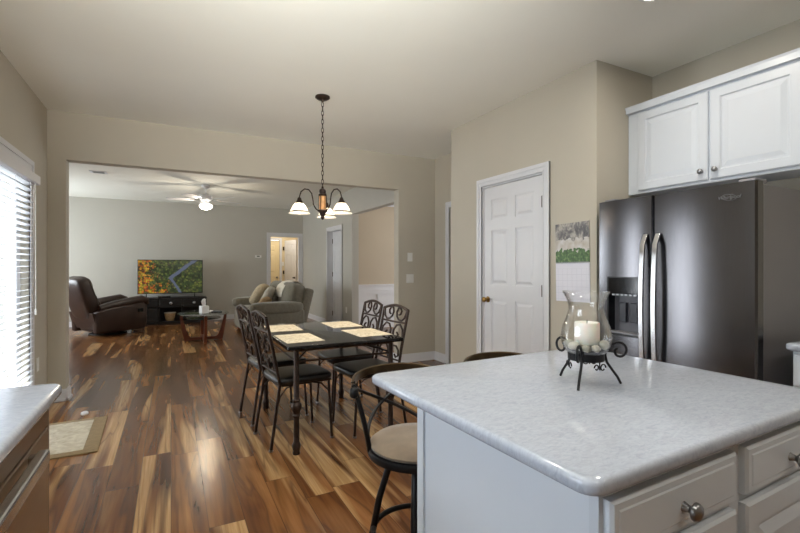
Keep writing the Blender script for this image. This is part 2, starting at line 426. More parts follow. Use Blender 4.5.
def wall_x(mb, x0, x1, y0, y1, holes, z1=CE):
    """a wall running along y with rectangular holes (ya, yb, za, zb)"""
    cur = y0
    for ya, yb, za, zb in sorted(holes):
        if ya > cur: mb.box(x0, x1, cur, ya, 0, z1)
        if za > 0: mb.box(x0, x1, ya, yb, 0, za)
        if zb < z1: mb.box(x0, x1, ya, yb, zb, z1)
        cur = yb
    if cur < y1: mb.box(x0, x1, cur, y1, 0, z1)
    return mb
def wall_y(mb, y0, y1, x0, x1, holes, z1=CE):
    cur = x0
    for xa, xb, za, zb in sorted(holes):
        if xa > cur: mb.box(cur, xa, y0, y1, 0, z1)
        if za > 0: mb.box(xa, xb, y0, y1, 0, za)
        if zb < z1: mb.box(xa, xb, y0, y1, zb, z1)
        cur = xb
    if cur < x1: mb.box(cur, x1, y0, y1, 0, z1)
    return mb

PD0, PD1 = 3.60, 4.60         # patio door opening
struct('wall_left', wall_x(MB(), XL - .14, XL, -2.6, YB + .12, [(PD0, PD1, 0, 2.05), (.40, 1.50, 1.05, 2.1)]), 'wall', 'beige painted wall with the patio door and blinds', 'wall')
OX0, OX1, OZ = -.885, 2.66, 2.285
struct('wall_back', wall_y(MB(), YB, YB + .13, XL, 3.36, [(OX0, OX1, 0, OZ)]), 'wall', 'beige painted wall with the wide cased opening to the living room', 'wall')
struct('wall_pantry', wall_x(MB(), XP, XP + .12, YP0, YP1, [(2.67, 3.47, 0, 2.04)]), 'wall', 'beige wall around the white pantry door', 'wall')
mb = MB(); mb.box(XP + .12, XR + .12, YP0, YP0 + .12, 0, CE); mb.box(XP + .12, 3.34, YP1 - .12, YP1, 0, CE); struct('wall_alcove', mb, 'wall', 'beige wall returning beside the refrigerator', 'wall')
struct('wall_right', MB().box(XR, XR + .12, -2.6, YP0, 0, CE), 'wall', 'beige kitchen wall behind the upper cabinets', 'wall')
struct('wall_recess', wall_x(MB(), 3.22, 3.34, YP1, YB, [(4.04, 4.84, 0, 2.04)]), 'wall', 'beige wall set back past the pantry corner', 'wall')
struct('wall_rear', wall_y(MB(), -2.74, -2.6, XL - .14, XR + .12, []), 'wall', 'kitchen wall opposite the living room', 'wall')
# living room
struct('wall_living_far', wall_y(MB(), YL, YL + .12, -3.3, 4.2, [(2.22, 2.96, 0, 2.04)]), 'wall_living', 'grey living room wall behind the television', 'wall')
struct('wall_living_side', wall_x(MB(), -3.44, -3.3, YB + .13, YL, [(8.7, 11.1, .75, 2.2)]), 'wall_living', 'grey living room wall with the window', 'wall')
struct('wall_living_near', MB().box(-3.3, XL, YB, YB + .13, 0, CE), 'wall_living', 'grey living room wall beside the wide opening', 'wall')
struct('wall_closet', wall_x(MB(), XLR, XLR + .13, 5.33, YL, [(8.50, 9.34, 0, 2.04), (5.5, 7.89, 0, 2.265)]), 'wall_living', 'grey living room wall with white closet door and opening to the formal dining room', 'wall')
# formal dining room
YF = 8.42
struct('wall_formal_far', MB().box(XLR + .13, 6.3, YF, YF + .1, 0, CE), 'wall_formal', 'tan dining room wall above white wainscot', 'wall')
struct('wall_formal_side', wall_x(MB(), 6.3, 6.4, 5.33, YF, [(6.1, 7.6, .9, 2.1)]), 'wall_formal', 'tan dining room wall with the added fill light window', 'wall')
struct('wall_formal_near', MB().box(3.36, 6.3, YB, YB + .13, 0, CE), 'wall_formal', 'tan dining room wall behind the recess', 'wall')
# hall beyond the far doorway
YH = 13.2
struct('wall_hall_far', wall_y(MB(), YH, YH + .1, 1.6, 3.75, [(2.13, 2.83, 0, 2.04)]), 'wall_hall', 'cream hallway wall past the far doorway', 'wall')
mb = MB(); mb.box(1.5, 1.6, YL + .12, YH, 0, CE); struct('wall_hall_left', mb, 'wall_hall', 'cream hallway side wall', 'wall')
mb = MB(); mb.box(3.75, 3.85, YL + .12, YH + .1, 0, CE); struct('wall_hall_right', mb, 'wall_hall', 'cream hallway wall past the far doorway on the sofa side', 'wall')
area('hall_lamp', (2.6, 12.4, CE - .03), (0, 0, 0), .35, .35, 13, (1, .93, .80))

# baseboards
def baseb(mb, x0, y0, x1, y1, nx, ny, h=.11, t=.016):
    """run along a wall from (x0,y0) to (x1,y1); the room lies towards (nx,ny)"""
    for z0, z1, tt in ((0, h - .02, t), (h - .02, h, t * .6), (0, .02, t + .012)):
        xa, xb = sorted((x0, x1)); ya, yb = sorted((y0, y1))
        if nx: xa, xb = sorted((x0, x0 + nx * tt))
        else: ya, yb = sorted((y0, y0 + ny * tt))
        mb.box(xa, xb, ya, yb, z0, z1)
mb = MB(); baseb(mb, XL, YB, OX0, YB, 0, -1); baseb(mb, OX0, YB - .016, OX0, YB + .146, 1, 0); baseb(mb, XL, 4.69, XL, YB, 1, 0)
struct('baseboard_left', mb, 'trim', 'white baseboard around the opening post by the patio door', 'baseboard')
mb = MB(); baseb(mb, OX1, YB, 3.22, YB, 0, -1); baseb(mb, OX1, YB - .016, OX1, YB + .146, -1, 0); baseb(mb, 3.22, 4.92, 3.22, YB, -1, 0)
struct('baseboard_back', mb, 'trim', 'white baseboard below the light switches', 'baseboard')
mb = MB(); baseb(mb, XP, YP0, XP, 2.6, -1, 0); baseb(mb, XP, 3.54, XP, YP1, -1, 0); baseb(mb, XP, YP1, 3.2, YP1, 0, 1)
struct('baseboard_pantry', mb, 'trim', 'white baseboard along the pantry wall', 'baseboard')
mb = MB(); baseb(mb, -3.3, YL, 2.15, YL, 0, -1); baseb(mb, XLR, 9.41, XLR, YL, -1, 0); baseb(mb, XLR, 7.89, XLR, 8.43, -1, 0); baseb(mb, -3.3, 5.33, -3.3, YL, 1, 0)
struct('baseboard_living', mb, 'trim', 'white baseboard around the living room', 'baseboard')

# wainscot and crown of the formal dining room
wt = sthing('trim_1', 'white panelled wainscot with ledge below the tan dining room wall', 'wainscot')
mb = MB(); mb.box(3.185, 6.3, YF - .012, YF, 0, .86)
for k in range(7):
    xa = 3.36 + k * .49
    mb.box(xa - .05, xa + .05, YF - .034, YF - .012, .14, .70)
mb.box(3.185, 6.3, YF - .034, YF - .012, 0, .14); mb.box(3.185, 6.3, YF - .034, YF - .012, .70, .86)
mb.build('panel', 'trim', wt)
mb = MB(); mb.box(3.185, 6.3, YF - .06, YF, .875, .90); mb.box(3.185, 6.3, YF - .035, YF, .855, .875); mb.box(3.185, 6.3, YF - .046, YF - .02, .775, .79); mb.build('ledge', 'trim', wt)
struct('trim_2', MB().prism([(YF, 2.53), (YF - .02, 2.53), (YF - .05, 2.58), (YF - .13, 2.70), (YF - .14, CE), (YF, CE)], 'x', 3.185, 6.3), 'trim', 'white crown moulding atop the tan dining room wall', 'moulding')

def casing_x(mb, x, nx, ya, yb, zt, w=.07, t=.018):
    """door casing round an opening in a wall running along y; face at x, room towards nx"""
    for a, b, tt in ((0, w, t * .6), (w * .55, w, t), (0, w * .18, t * .85)):
        xa, xb = sorted((x, x + nx * tt))
        mb.box(xa, xb, ya - b, ya - a, 0, zt + b); mb.box(xa, xb, yb + a, yb + b, 0, zt + b); mb.box(xa, xb, ya - a, yb + a, zt + a, zt + b)
def casing_y(mb, y, ny, xa_, xb_, zt, w=.07, t=.018):
    for a, b, tt in ((0, w, t * .6), (w * .55, w, t), (0, w * .18, t * .85)):
        ya, yb = sorted((y, y + ny * tt))
        mb.box(xa_ - b, xa_ - a, ya, yb, 0, zt + b); mb.box(xb_ + a, xb_ + b, ya, yb, 0, zt + b); mb.box(xa_ - a, xb_ + a, ya, yb, zt + a, zt + b)

def sixpanel(mb, W, H, t, place):
    """six panel door leaf in local u (0..W), v (0..H), face towards +w"""
    rails = [(0, .24), (.95, 1.09), (1.60, 1.70), (H - .12, H)]
    st = .105
    # slab
    mb.inset(0, W, 0, H, [(0, -t), (0, -.008)], place)
    strips = [(0, st, 0, H), (W - st, W, 0, H), ]
    for a, b in rails: strips.append((st, W - st, a, b))
    for (a0, a1), (b0, b1) in zip(rails, rails[1:]): strips.append((W / 2 - .05, W / 2 + .05, a1, b0))
    for a, b, c, d in strips: mb.inset(a, b, c, d, [(0, -.009), (0, 0)], place)
    for (a0, a1), (b0, b1) in zip(rails, rails[1:]):
        for u0, u1 in ((st, W / 2 - .05), (W / 2 + .05, W - st)):
            mb.inset(u0, u1, a1, b0, [(.0, -.009), (.012, -.008), (.02, -.007), (.04, -.001), (.05, -.001)], place)

def knob_mb(c, d, r=.026):
    """round knob; c on the door face, d unit direction out"""
    mb = MB(); d = Vector(d); c = Vector(c)
    q = d.to_track_quat('Z', 'Y').to_matrix().to_4x4(); mb.T = Matrix.Translation(c) @ q
    mb.lathe([(r * 1.15, 0), (r * 1.15, .004), (r * .5, .010), (r * .42, .03), (r * .8, .036), (r, .048), (r * .9, .058), (r * .5, .064), (0.001, .065)], n=20)
    return mb
def cabknob_mb(c, d, r=.016):
    mb = MB(); d = Vector(d)
    mb.T = Matrix.Translation(Vector(c)) @ d.to_track_quat('Z', 'Y').to_matrix().to_4x4()
    mb.lathe([(r * .6, 0), (r * .5, .004), (r * .38, .012), (r * .6, .016), (r, .021), (r * 1.02, .025), (r * .8, .031), (r * .3, .034), (.0008, .0345)], n=20)
    return mb

# pantry door
d = sthing('door_1', 'white six panel pantry door with brass knob', 'door')
mb = MB(); casing_x(mb, XP, -1, 2.67, 3.47, 2.04); mb.build('casing', 'trim', d)
mb = MB(); mb.box(XP, XP + .12, 2.67, 2.685, 0, 2.04); mb.box(XP, XP + .12, 3.455, 3.47, 0, 2.04); mb.box(XP, XP + .12, 2.685, 3.455, 2.025, 2.04); mb.build('jamb', 'trim', d)
mb = MB(); sixpanel(mb, .764, 2.012, .035, lambda u, v, w_: (XP + .012 - w_, 3.452 - u, .01 + v)); leaf = mb.build('leaf', 'trim', d)
knob_mb((XP + .012, 3.452 - .055, .955), (-1, 0, 0)).build('knob', 'brass', leaf, smooth=40)
for z in (.25, 1.07, 1.80):
    mb = MB(); mb.box(XP - .004, XP + .014, 2.676, 2.692, z - .045, z + .045); mb.cyl((XP - .002, 2.684, z - .048), (XP - .002, 2.684, z + .048), .006, n=8); mb.build('hinge', 'bronze', d)
# closet door in the living room
d = sthing('door_2', 'white closet door recessed in its frame beside the sofa', 'door')
mb = MB(); casing_x(mb, XLR, -1, 8.50, 9.34, 2.04, .075); mb.build('casing', 'trim', d)
mb = MB(); mb.box(XLR, XLR + .13, 8.50, 8.515, 0, 2.04); mb.box(XLR, XLR + .13, 9.325, 9.34, 0, 2.04); mb.box(XLR, XLR + .13, 8.515, 9.325, 2.025, 2.04); mb.build('jamb', 'trim', d)
mb = MB(); sixpanel(mb, .80, 2.01, .03, lambda u, v, w_: (XLR + .10 - w_, 9.322 - u, .01 + v)); leaf = mb.build('leaf', 'trim', d)
knob_mb((XLR + .10, 8.58, .95), (-1, 0, 0)).build('knob', 'nickel', leaf, smooth=40)
for z in (.25, 1.1, 1.82):
    MB().box(XLR + .088, XLR + .102, 9.314, 9.326, z - .05, z + .05).build('hinge', 'bronze', d)
# recess door, mostly behind the pantry corner
d = sthing('door_3', 'white door in its casing past the pantry corner', 'door')
mb = MB(); casing_x(mb, 3.22, -1, 4.04, 4.84, 2.04); mb.build('casing', 'trim', d)
mb = MB(); sixpanel(mb, .78, 2.01, .035, lambda u, v, w_: (3.235 - w_, 4.83 - u, .01 + v)); leaf = mb.build('leaf', 'trim', d)
knob_mb((3.235, 4.10, .95), (-1, 0, 0)).build('knob', 'brass', leaf, smooth=40)
# far doorway
d = sthing('door_4', 'white cased doorway to the cream lit hallway', 'doorway')
mb = MB(); casing_y(mb, YL, -1, 2.22, 2.96, 2.04, .085); mb.build('casing', 'trim', d)
mb = MB(); mb.box(2.22, 2.235, YL, YL + .12, 0, 2.04); mb.box(2.945, 2.96, YL, YL + .12, 0, 2.04); mb.box(2.235, 2.945, YL, YL + .12, 2.025, 2.04); mb.build('jamb', 'trim', d)
# hallway doors
d = sthing('door_5', 'cream lit door closed in its frame at the end of the hallway', 'door')
mb = MB(); casing_y(mb, YH, -1, 2.13, 2.83, 2.04, .065); mb.build('casing', 'trim', d)
mb = MB(); sixpanel(mb, .69, 2.02, .035, lambda u, v, w_: (2.135 + u, YH + .02 - w_, .01 + v)); leaf = mb.build('leaf', plain('cream_door_paint', (232, 214, 172), .5, var=.02), d)
knob_mb((2.76, YH + .02, .95), (0, -1, 0)).build('knob', 'nickel', leaf, smooth=40)
d = sthing('door_6', 'white door standing ajar in the hallway', 'door')
mb = MB(); mb.T = Matrix.Translation((2.97, YH - .03, 0)) @ Matrix.Rotation(R(-72), 4, 'Z'); sixpanel(mb, .62, 2.02, .035, lambda u, v, w_: (u, -w_, .01 + v)); leaf = mb.build('leaf', 'trim', d)
for z in (.3, 1.1, 1.8): MB().box(2.925, 2.965, YH - .02, YH, z - .05, z + .05).build('hinge', 'bronze', d)
mbk = knob_mb((2.97 + .55 * math.cos(R(72)), YH - .03 - .55 * math.sin(R(72)), .95), (-math.sin(R(72)), -math.cos(R(72)), 0)); mbk.build('knob', 'bronze', d, smooth=40)

# patio door with glass, its casing
d = sthing('door_7', 'white glazed patio door behind the blinds', 'door')
mb = MB(); casing_x(mb, XL, 1, PD0, PD1, 2.05, .09); mb.build('casing', 'trim', d)
ym = (PD0 + PD1) / 2
mb = MB(); x = XL - .075
for a, b, c, e in ((PD0, PD0 + .11, 0, 2.05), (PD1 - .11, PD1, 0, 2.05), (PD0 + .11, PD1 - .11, 0, .24), (PD0 + .11, PD1 - .11, 1.93, 2.05)): mb.box(x - .022, x + .022, a, b, c, e)
fr = mb.build('leaf', 'trim', d)
MB().box(x - .003, x + .003, PD0 + .11, PD1 - .11, .24, 1.93).build('pane', 'glass', fr)
def window(name, label, x, axis, a0, a1, z0, z1):
    o = sthing(name, label, 'window'); mb = MB()
    for a, b, c, e in ((a0, a0 + .06, z0, z1), (a1 - .06, a1, z0, z1), (a0, a1, z0, z0 + .06), (a0, a1, z1 - .06, z1), ((a0 + a1) / 2 - .03, (a0 + a1) / 2 + .03, z0, z1), (a0, a1, (z0 + z1) / 2 - .02, (z0 + z1) / 2 + .02)):
        mb.box(x - .025, x + .025, a, b, c, e) if axis == 'x' else mb.box(a, b, x - .025, x + .025, c, e)
    mb.build('sash', 'trim', o)
    mb = MB(); mb.box(x - .003, x + .003, a0, a1, z0, z1) if axis == 'x' else mb.box(a0, a1, x - .003, x + .003, z0, z1)
    mb.build('pane', 'glass', o); return o
window('fill_window_1', 'added unseen window giving cool fill light over the counter', XL - .08, 'x', .40, 1.50, 1.05, 2.1)  # invented out of view to let extra light onto the island
window('window_2', 'wide white living room window beside the recliner', -3.37, 'x', 8.7, 11.1, .75, 2.2)
window('fill_window_3', 'added unseen window giving fill light to the tan formal dining room', 6.35, 'x', 6.1, 7.6, .9, 2.1)  # invented out of view to brighten the tan wall
struct('outside_reflector', MB().box(-3.44, XL - .142, YB - .03, YB - .001, -.02, 2.7), plain('white_reflector', (238, 238, 236), .7, var=.02), 'added white reflector panel brightening the view through the patio door', 'wall')  # added white face outside so the gaps between the slats read bright
struct('ground_outside', MB().box(-9, XL - .14, -3, 5.2, -.2, -.02), 'outside', 'pale patio slab outside the glass door', 'patio')

# blinds
bl = thing('window_blind', 'white horizontal slat blind hanging over the patio door', 'blind', (XL, 0, 0))
mb = MB(); mb.box(.020, .062, PD0 - .07, PD1 + .075, 1.945, 2.02, .006); mb.build('valance', 'trim', bl, bevel=.003)
mb = MB()
z = 1.93
while z > .16:
    mb.T = Matrix.Translation((.012, 0, z)) @ Matrix.Rotation(R(-7 - (8 if z < .7 else 0)), 4, 'Y')
    mb.box(-.025, .025, PD0 + .006, PD1 - .006 + (.03 if False else 0), -.0015, .0015); z -= .047
mb.build('slats', 'slat', bl)
mb = MB(); mb.box(-.012, .036, PD0 + .006, PD1 - .006, .105, .13, .004); mb.build('bottom_rail', 'trim', bl)
for y in (PD0 + .12, ym, PD1 - .12):
    mb = MB(); mb.box(.0375, .0385, y - .004, y + .004, .12, 1.96); mb.build('ladder_tape', 'slat', bl)
mb = MB(); mb.cyl((.050, PD1 - .03, 1.95), (.052, PD1 - .03, .92), .003, n=6); mb.lathe([(.002, .05), (.008, .04), (.009, 0), (.002, -.005)], (.052, PD1 - .03, .88), 10); mb.build('pull_cord', 'whiteplastic', bl)

# ------------------------------------------------------------------ ceiling fittings
def canlight(x, y, label):
    o = thing('recessed_light', label, 'ceiling light', (x, y, CE), 0, 'recessed ceiling lights')
    MB().lathe([(.075, -.002), (.078, -.010), (.095, -.006), (.098, 0)], n=28, cap=False).build('trim_ring', 'trim', o, smooth=40)
    MB().lathe([(.001, -.003), (.074, -.003), (.074, -.001), (.001, -.001)], n=28, cap=False).build('lens', 'canlight', o)
    l = area('recessed_lamp', (x, y, CE - .02), (0, 0, 0), .14, .14, 6, (1, .94, .84)); l.data.shape = 'DISK'
for k, (x, y) in enumerate(((2.29, 1.475), (.75, 1.9), (.75, -.7), (2.36, -.7))):  # all but the first are added out of view as kitchen fill
    canlight(x, y, ('round recessed light in the ceiling before the upper cabinets', 'added unseen recessed fill light above the island stools', 'added unseen recessed fill light behind the island', 'added unseen recessed fill light near the rear wall by the sink')[k])

vt = thing('ceiling_vent', 'small white ceiling vent with dark slots over the living room', 'vent', (-1.0, 8.29, CE))
MB().box(-.115, .115, -.09, .09, -.008, 0, .003).build('frame', 'trim', vt)
mb = MB(); mb.box(-.075, .075, -.055, .055, -.0095, -.0075); mb.build('slot_backing', 'blackplastic', vt)
mb = MB()
for k in range(4): mb.box(-.075, .075, -.05 + k * .03, -.046 + k * .03, -.012, -.009)
mb.build('slat', 'trim', vt)

# ------------------------------------------------------------------ kitchen island (stands a touch out of square)
ISL_RZ = R(1.9); _p = Vector((.61, .50, 0)); ISL_LOC = _p - Matrix.Rotation(ISL_RZ, 3, 'Z') @ _p
isl = thing('kitchen_island', 'white painted kitchen island with panelled end and drawers', 'kitchen island', ISL_LOC, ISL_RZ)
IX0, IX1, IY0, IY1, IZ = .680, 1.63, .54, 1.15, .883
mb = MB(); mb.box(IX0 + .012, IX1, IY0 + .02, IY1, .09, IZ); mb.box(IX0 + .05, IX1 - .03, IY0 + .07, IY1 - .03, 0, .09); mb.build('body', 'cab', isl)
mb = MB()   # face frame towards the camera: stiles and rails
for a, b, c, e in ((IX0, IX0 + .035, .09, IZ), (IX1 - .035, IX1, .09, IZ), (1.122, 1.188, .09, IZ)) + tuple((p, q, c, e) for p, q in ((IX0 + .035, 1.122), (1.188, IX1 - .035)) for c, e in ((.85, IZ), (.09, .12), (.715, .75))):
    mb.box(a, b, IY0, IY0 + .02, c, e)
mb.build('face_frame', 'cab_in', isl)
mb = MB()   # side panel with end stiles
mb.box(IX0, IX0 + .012, IY0 + .02, IY0 + .028, .0, IZ); mb.box(IX0 - .004, IX0 + .012, IY1 - .028, IY1 + .004, 0, IZ)
mb.box(IX0 + .004, IX0 + .012, IY0 + .028, IY1 - .028, 0, IZ); mb.build('side_panel', 'cab', isl)
DP = [(0, -.001), (0, .013), (.006, .019), (.018, .019), (.021, .021), (.03, .021)]
DD = [(0, -.001), (0, .014), (.006, .019), (.055, .019), (.062, .010), (.072, .010), (.10, .017), (.11, .017)]
for xa, xb in ((IX0 + .012, 1.132), (1.178, IX1 - .026)):
    pl = lambda u, v, w_: (u, IY0 - w_, v)
    dr = MB().inset(xa, xb, .742, .853, DP, pl).build('drawer', 'cab', isl)
    cabknob_mb(((xa + xb) / 2, IY0 - .021, .790), (0, -1, 0), .018).build('knob', 'nickel', dr, smooth=40)
    dd = MB().inset(xa, xb, .115, .722, DD, pl).build('door', 'cab', isl)
    cabknob_mb((xb - .035 if xa < 1 else xa + .035, IY0 - .019, .55), (0, -1, 0), .018).build('knob', 'nickel', dd, smooth=40)

def slab(x0, x1, y0, y1, z0, z1, r=.035, e=.012, corners=(1, 1, 1, 1)):
    pts = []
    cs = [(x0, y0, 180), (x1, y0, 270), (x1, y1, 0), (x0, y1, 90)]
    for (cx, cy, a0), on in zip(cs, corners):
        rr = r if on else .002
        ox = cx + (rr if cx == x0 else -rr); oy = cy + (rr if cy == y0 else -rr)
        for k in range(7):
            a = R(a0 + 90 * k / 6); pts.append((ox + rr * math.cos(a), oy + rr * math.sin(a)))
    cx, cy = (x0 + x1) / 2, (y0 + y1) / 2
    def ring(ins, z): 
        return [(px - math.copysign(min(ins, abs(px - cx)), px - cx), py - math.copysign(min(ins, abs(py - cy)), py - cy), z) for px, py in pts]
    mb = MB(); rs = []
    for k in range(5): a = R(90 * k / 4); rs.append(ring(e * (1 - math.sin(a)), z0 + e * (1 - math.cos(a))))
    for k in range(5): a = R(90 * k / 4); rs.append(ring(e * (1 - math.cos(a)), z1 - e * (1 - math.sin(a))))
    mb.rings(rs); return mb
wt_ = tag(slab(.612, 1.655, .499, 1.36, IZ, .914, .034, .011).build('island_worktop', 'quartz', smooth=50), 'white speckled quartz worktop on the kitchen island', 'worktop')
wt_.location = ISL_LOC; wt_.rotation_euler = (0, 0, ISL_RZ)

# ------------------------------------------------------------------ counter with dishwasher by the patio door
tag(slab(-1.028, -.295, -1.6, 1.70, .876, .914, .03, .013, (0, 1, 1, 0)).build('counter_worktop', 'quartz', smooth=50), 'white quartz worktop over the dishwasher by the patio door', 'worktop')
dw = thing('dishwasher', 'stainless dishwasher with bar handle below the quartz counter', 'dishwasher', (0, 0, 0))
MB().box(-.93, -.345, 1.03, 1.63, .10, .870).build('body', 'grey_enamel', dw)
MB().box(-.345, -.318, 1.035, 1.628, .11, .800, .004).build('door', 'steel_floor_tint', dw)
MB().box(-.345, -.320, 1.035, 1.628, .806, .868, .004).build('control_panel', 'steel_floor_tint', dw)
MB().box(-.90, -.38, 1.035, 1.628, 0, .10).build('toe_kick', 'blackplastic', dw)
mb = MB(); mb.box(-.305, -.279, 1.02, 1.445, .760, .797, .006); mb.build('handle', 'steel_light', dw)
for y in (1.06, 1.425): MB().box(-.320, -.302, y - .012, y + .012, .770, .792, .003).build('handle_post', 'steel_light', dw)
ep = tag(MB().box(-.94, -.325, 1.633, 1.668, 0, .873, .002).build('end_panel', plain('brown_end_panel', (112, 92, 74), .45, var=.1), None), 'brown end panel closing the counter beside the dishwasher', 'panel')
bc = thing('base_cabinet', 'white base cabinet under the sink counter next to the dishwasher', 'cabinet', (0, 0, 0))
MB().box(-1.02, -.345, -1.58, 1.025, .09, .873).build('body', 'cab', bc)
for k in range(4):
    y0 = -1.57 + k * .645
    dd = MB().inset(y0 + .01, y0 + .635, .12, .68, DD, lambda u, v, w_: (-.345 + w_, u, v)).build('door', 'cab', bc)
    cabknob_mb((-.326, y0 + .585, .62), (1, 0, 0)).build('knob', 'nickel', dd, smooth=40)
    dd = MB().inset(y0 + .01, y0 + .635, .70, .85, DP, lambda u, v, w_: (-.345 + w_, u, v)).build('drawer', 'cab', bc)
    cabknob_mb((-.324, y0 + .32, .775), (1, 0, 0)).build('knob', 'nickel', dd, smooth=40)
# ------------------------------------------------------------------ counter beside the refrigerator
tag(slab(2.72, 3.318, -1.2, 1.09, .852, .89, .02, .012, (1, 0, 0, 1)).build('side_worktop', 'quartz', smooth=50), 'white quartz worktop beside the refrigerator', 'worktop')
bc = thing('base_cabinet', 'white base cabinet standing beside the refrigerator', 'cabinet', (0, 0, 0))
MB().box(2.76, 3.315, -1.18, 1.07, .09, .85).build('body', 'cab', bc)
MB().box(2.83, 3.315, -1.18, 1.06, 0, .09).build('toe_kick', 'cab', bc)
for k in range(4):
    y0 = -1.17 + k * .56
    pl = lambda u, v, w_: (2.76 - w_, u, v)
    dd = MB().inset(y0 + .01, y0 + .55, .12, .66, DD, pl).build('door', 'cab', bc); cabknob_mb((2.741, y0 + .05, .6), (-1, 0, 0)).build('knob', 'nickel', dd, smooth=40)
    dd = MB().inset(y0 + .01, y0 + .55, .68, .835, DP, pl).build('drawer', 'cab', bc); cabknob_mb((2.739, y0 + .28, .76), (-1, 0, 0)).build('knob', 'nickel', dd, smooth=40)

# ------------------------------------------------------------------ upper cabinet
uc = thing('wall_cabinet', 'white two door cabinet with crown above the refrigerator', 'cabinet', (0, 0, 0))
CX, CY0, CY1, CZ0, CZ1 = 3.03, 1.10, 2.16, 1.80, 2.40
MB().box(CX + .02, XR - .003, CY0, CY1, CZ0, CZ1).build('body', 'cab', uc)
mb = MB()
for a, b, c, e in ((CY1 - .075, CY1, CZ0, CZ1), (CY0, CY0 + .03, CZ0, CZ1), (CY0 + .03, 1.575, CZ0, CZ0 + .03), (1.61, CY1 - .075, CZ0, CZ0 + .03), (CY0 + .03, 1.575, CZ1 - .03, CZ1), (1.61, CY1 - .075, CZ1 - .03, CZ1), (1.575, 1.61, CZ0, CZ1)): mb.box(CX, CX + .02, a, b, c, e)
mb.build('face_frame', 'cab', uc)
for ya, yb, ky in ((1.602, 2.075, 1.637), (1.125, 1.588, 1.553)):
    dd = MB().inset(ya, yb, CZ0 + .018, CZ1 - .02, DD, lambda u, v, w_: (CX - w_, u, v)).build('door', 'cab', uc)
    cabknob_mb((CX - .019, ky, CZ0 + .075), (-1, 0, 0), .017).build('knob', 'nickel', dd, smooth=40)
mb = MB(); mb.prism([(CX + .02, CZ1 - .01), (CX - .004, CZ1 - .01), (CX - .010, CZ1 + .006), (CX - .03, CZ1 + .03), (CX - .034, CZ1 + .044), (CX + .06, CZ1 + .044)], 'y', CY0 - .03, CY1 + .004)
mb.build('crown', 'cab', uc)
MB().box(XR - .32, XR - .002, CY0, CY1, CZ1 - .005, CZ1 + .04).build('top_panel', 'cab', uc)

# ------------------------------------------------------------------ refrigerator
fr = thing('refrigerator', 'stainless side by side refrigerator with ice and water dispenser', 'refrigerator', (0, 0, 0))
FX, FY0, FYM, FY1, FZ = 2.635, 1.175, 1.722, 2.112, 1.712
MB().box(2.725, 3.30, FY0 + .012, FY1 - .008, .03, FZ - .012, .006).build('body', 'grey_enamel', fr)
MB().box(2.70, 3.27, FY0 + .03, FY1 - .03, 0, .06).build('base_grille', 'blackplastic', fr)
MB().box(2.712, 2.726, FY0 + .02, FY1 - .016, .07, FZ - .02).build('gasket', 'blackplastic', fr)
def fdoor(y0, y1, holes=None):
    """bowed door front, box cut for the dispenser"""
    mb = MB(); n = 20; prof = []
    w_ = y1 - y0
    def xs(y):
        t = (y - y0) / w_ * 2 - 1
        return FX + .011 * t * t + (.012 * max(0, abs(t) - .97) / .03) ** 1.0
    ys = [y0 + w_ * k / n for k in range(n + 1)]
    ys = sorted(ys + [y0 + w_ * .008, y0 + w_ * .015, y1 - w_ * .008, y1 - w_ * .015])
    if holes: ys = sorted(set([round(y, 4) for y in ys if not (abs(y - holes[0]) < .008 or abs(y - holes[1]) < .008)] + [holes[0], holes[1]]))
    zs = [.075, .082] + ([holes[2], holes[3]] if holes else []) + [FZ - .008, FZ]
    for a, b in zip(ys, ys[1:]):
        for c, e in zip(zs, zs[1:]):
            if holes and a >= holes[0] - 1e-6 and b <= holes[1] + 1e-6 and c >= holes[2] - 1e-6 and e <= holes[3] + 1e-6: continue
            mb.f([mb.v((xs(a), a, c)), mb.v((xs(b), b, c)), mb.v((xs(b), b, e)), mb.v((xs(a), a, e))])
    for z, s in ((.075, 1), (FZ, -1)):
        for a, b in zip(ys, ys[1:]): mb.f([mb.v((xs(a), a, z)), mb.v((xs(b), b, z)), mb.v((2.712, b, z)), mb.v((2.712, a, z))])
    for y in (y0, y1): mb.f([mb.v((xs(y), y, .075)), mb.v((2.712, y, .075)), mb.v((2.712, y, FZ)), mb.v((xs(y), y, FZ))])
    mb.f([mb.v((2.712, y0, .075)), mb.v((2.712, y1, .075)), mb.v((2.712, y1, FZ)), mb.v((2.712, y0, FZ))])
    bmesh.ops.remove_doubles(mb.bm, verts=mb.bm.verts[:], dist=.0004)
    return mb
D0, D1, DZ0, DZ1 = 1.800, 2.032, .815, 1.20
fz = fdoor(FYM + .004, FY1, (D0, D1, DZ0, DZ1)).build('freezer_door', 'steel', fr, smooth=35)
fd = fdoor(FY0, FYM - .004).build('refrigerator_door', 'steel', fr, smooth=35)
ds = bpy.data.objects.new('dispenser', None); COL.objects.link(ds); ds.parent = fr
ds = MB().box(2.700, 2.708, D0 - .003, D1 + .003, DZ0, DZ1).build('dispenser', plain('dispenser_cavity_grey', (92, 92, 98), .4, .2, var=.05), fr); bpy.data.objects.remove(bpy.data.objects['dispenser'], do_unlink=True) if False else None
mb = MB()
for a, b, c, e in ((D0 - .004, D0 + .006, DZ0, DZ1), (D1 - .006, D1 + .004, DZ0, DZ1), (D0, D1, DZ0 - .002, DZ0 + .012), (D0, D1, DZ1 - .006, DZ1 + .002)): mb.box(FX - .002, 2.70, a, b, c, e)
mb.build('dispenser_frame', 'blackplastic', ds)
MB().box(FX - .001, 2.70, D0 + .006, D1 - .006, 1.09, DZ1 - .006).build('control_panel', plain('glossy_black_panel', (14, 15, 18), .08, var=.1), ds)
mb = MB()
for k in range(6): mb.box(FX + .003, FX + .010, D0 + .03 + k * .031, D0 + .046 + k * .031, 1.078, 1.088)
mb.build('buttons', 'nickel', ds)
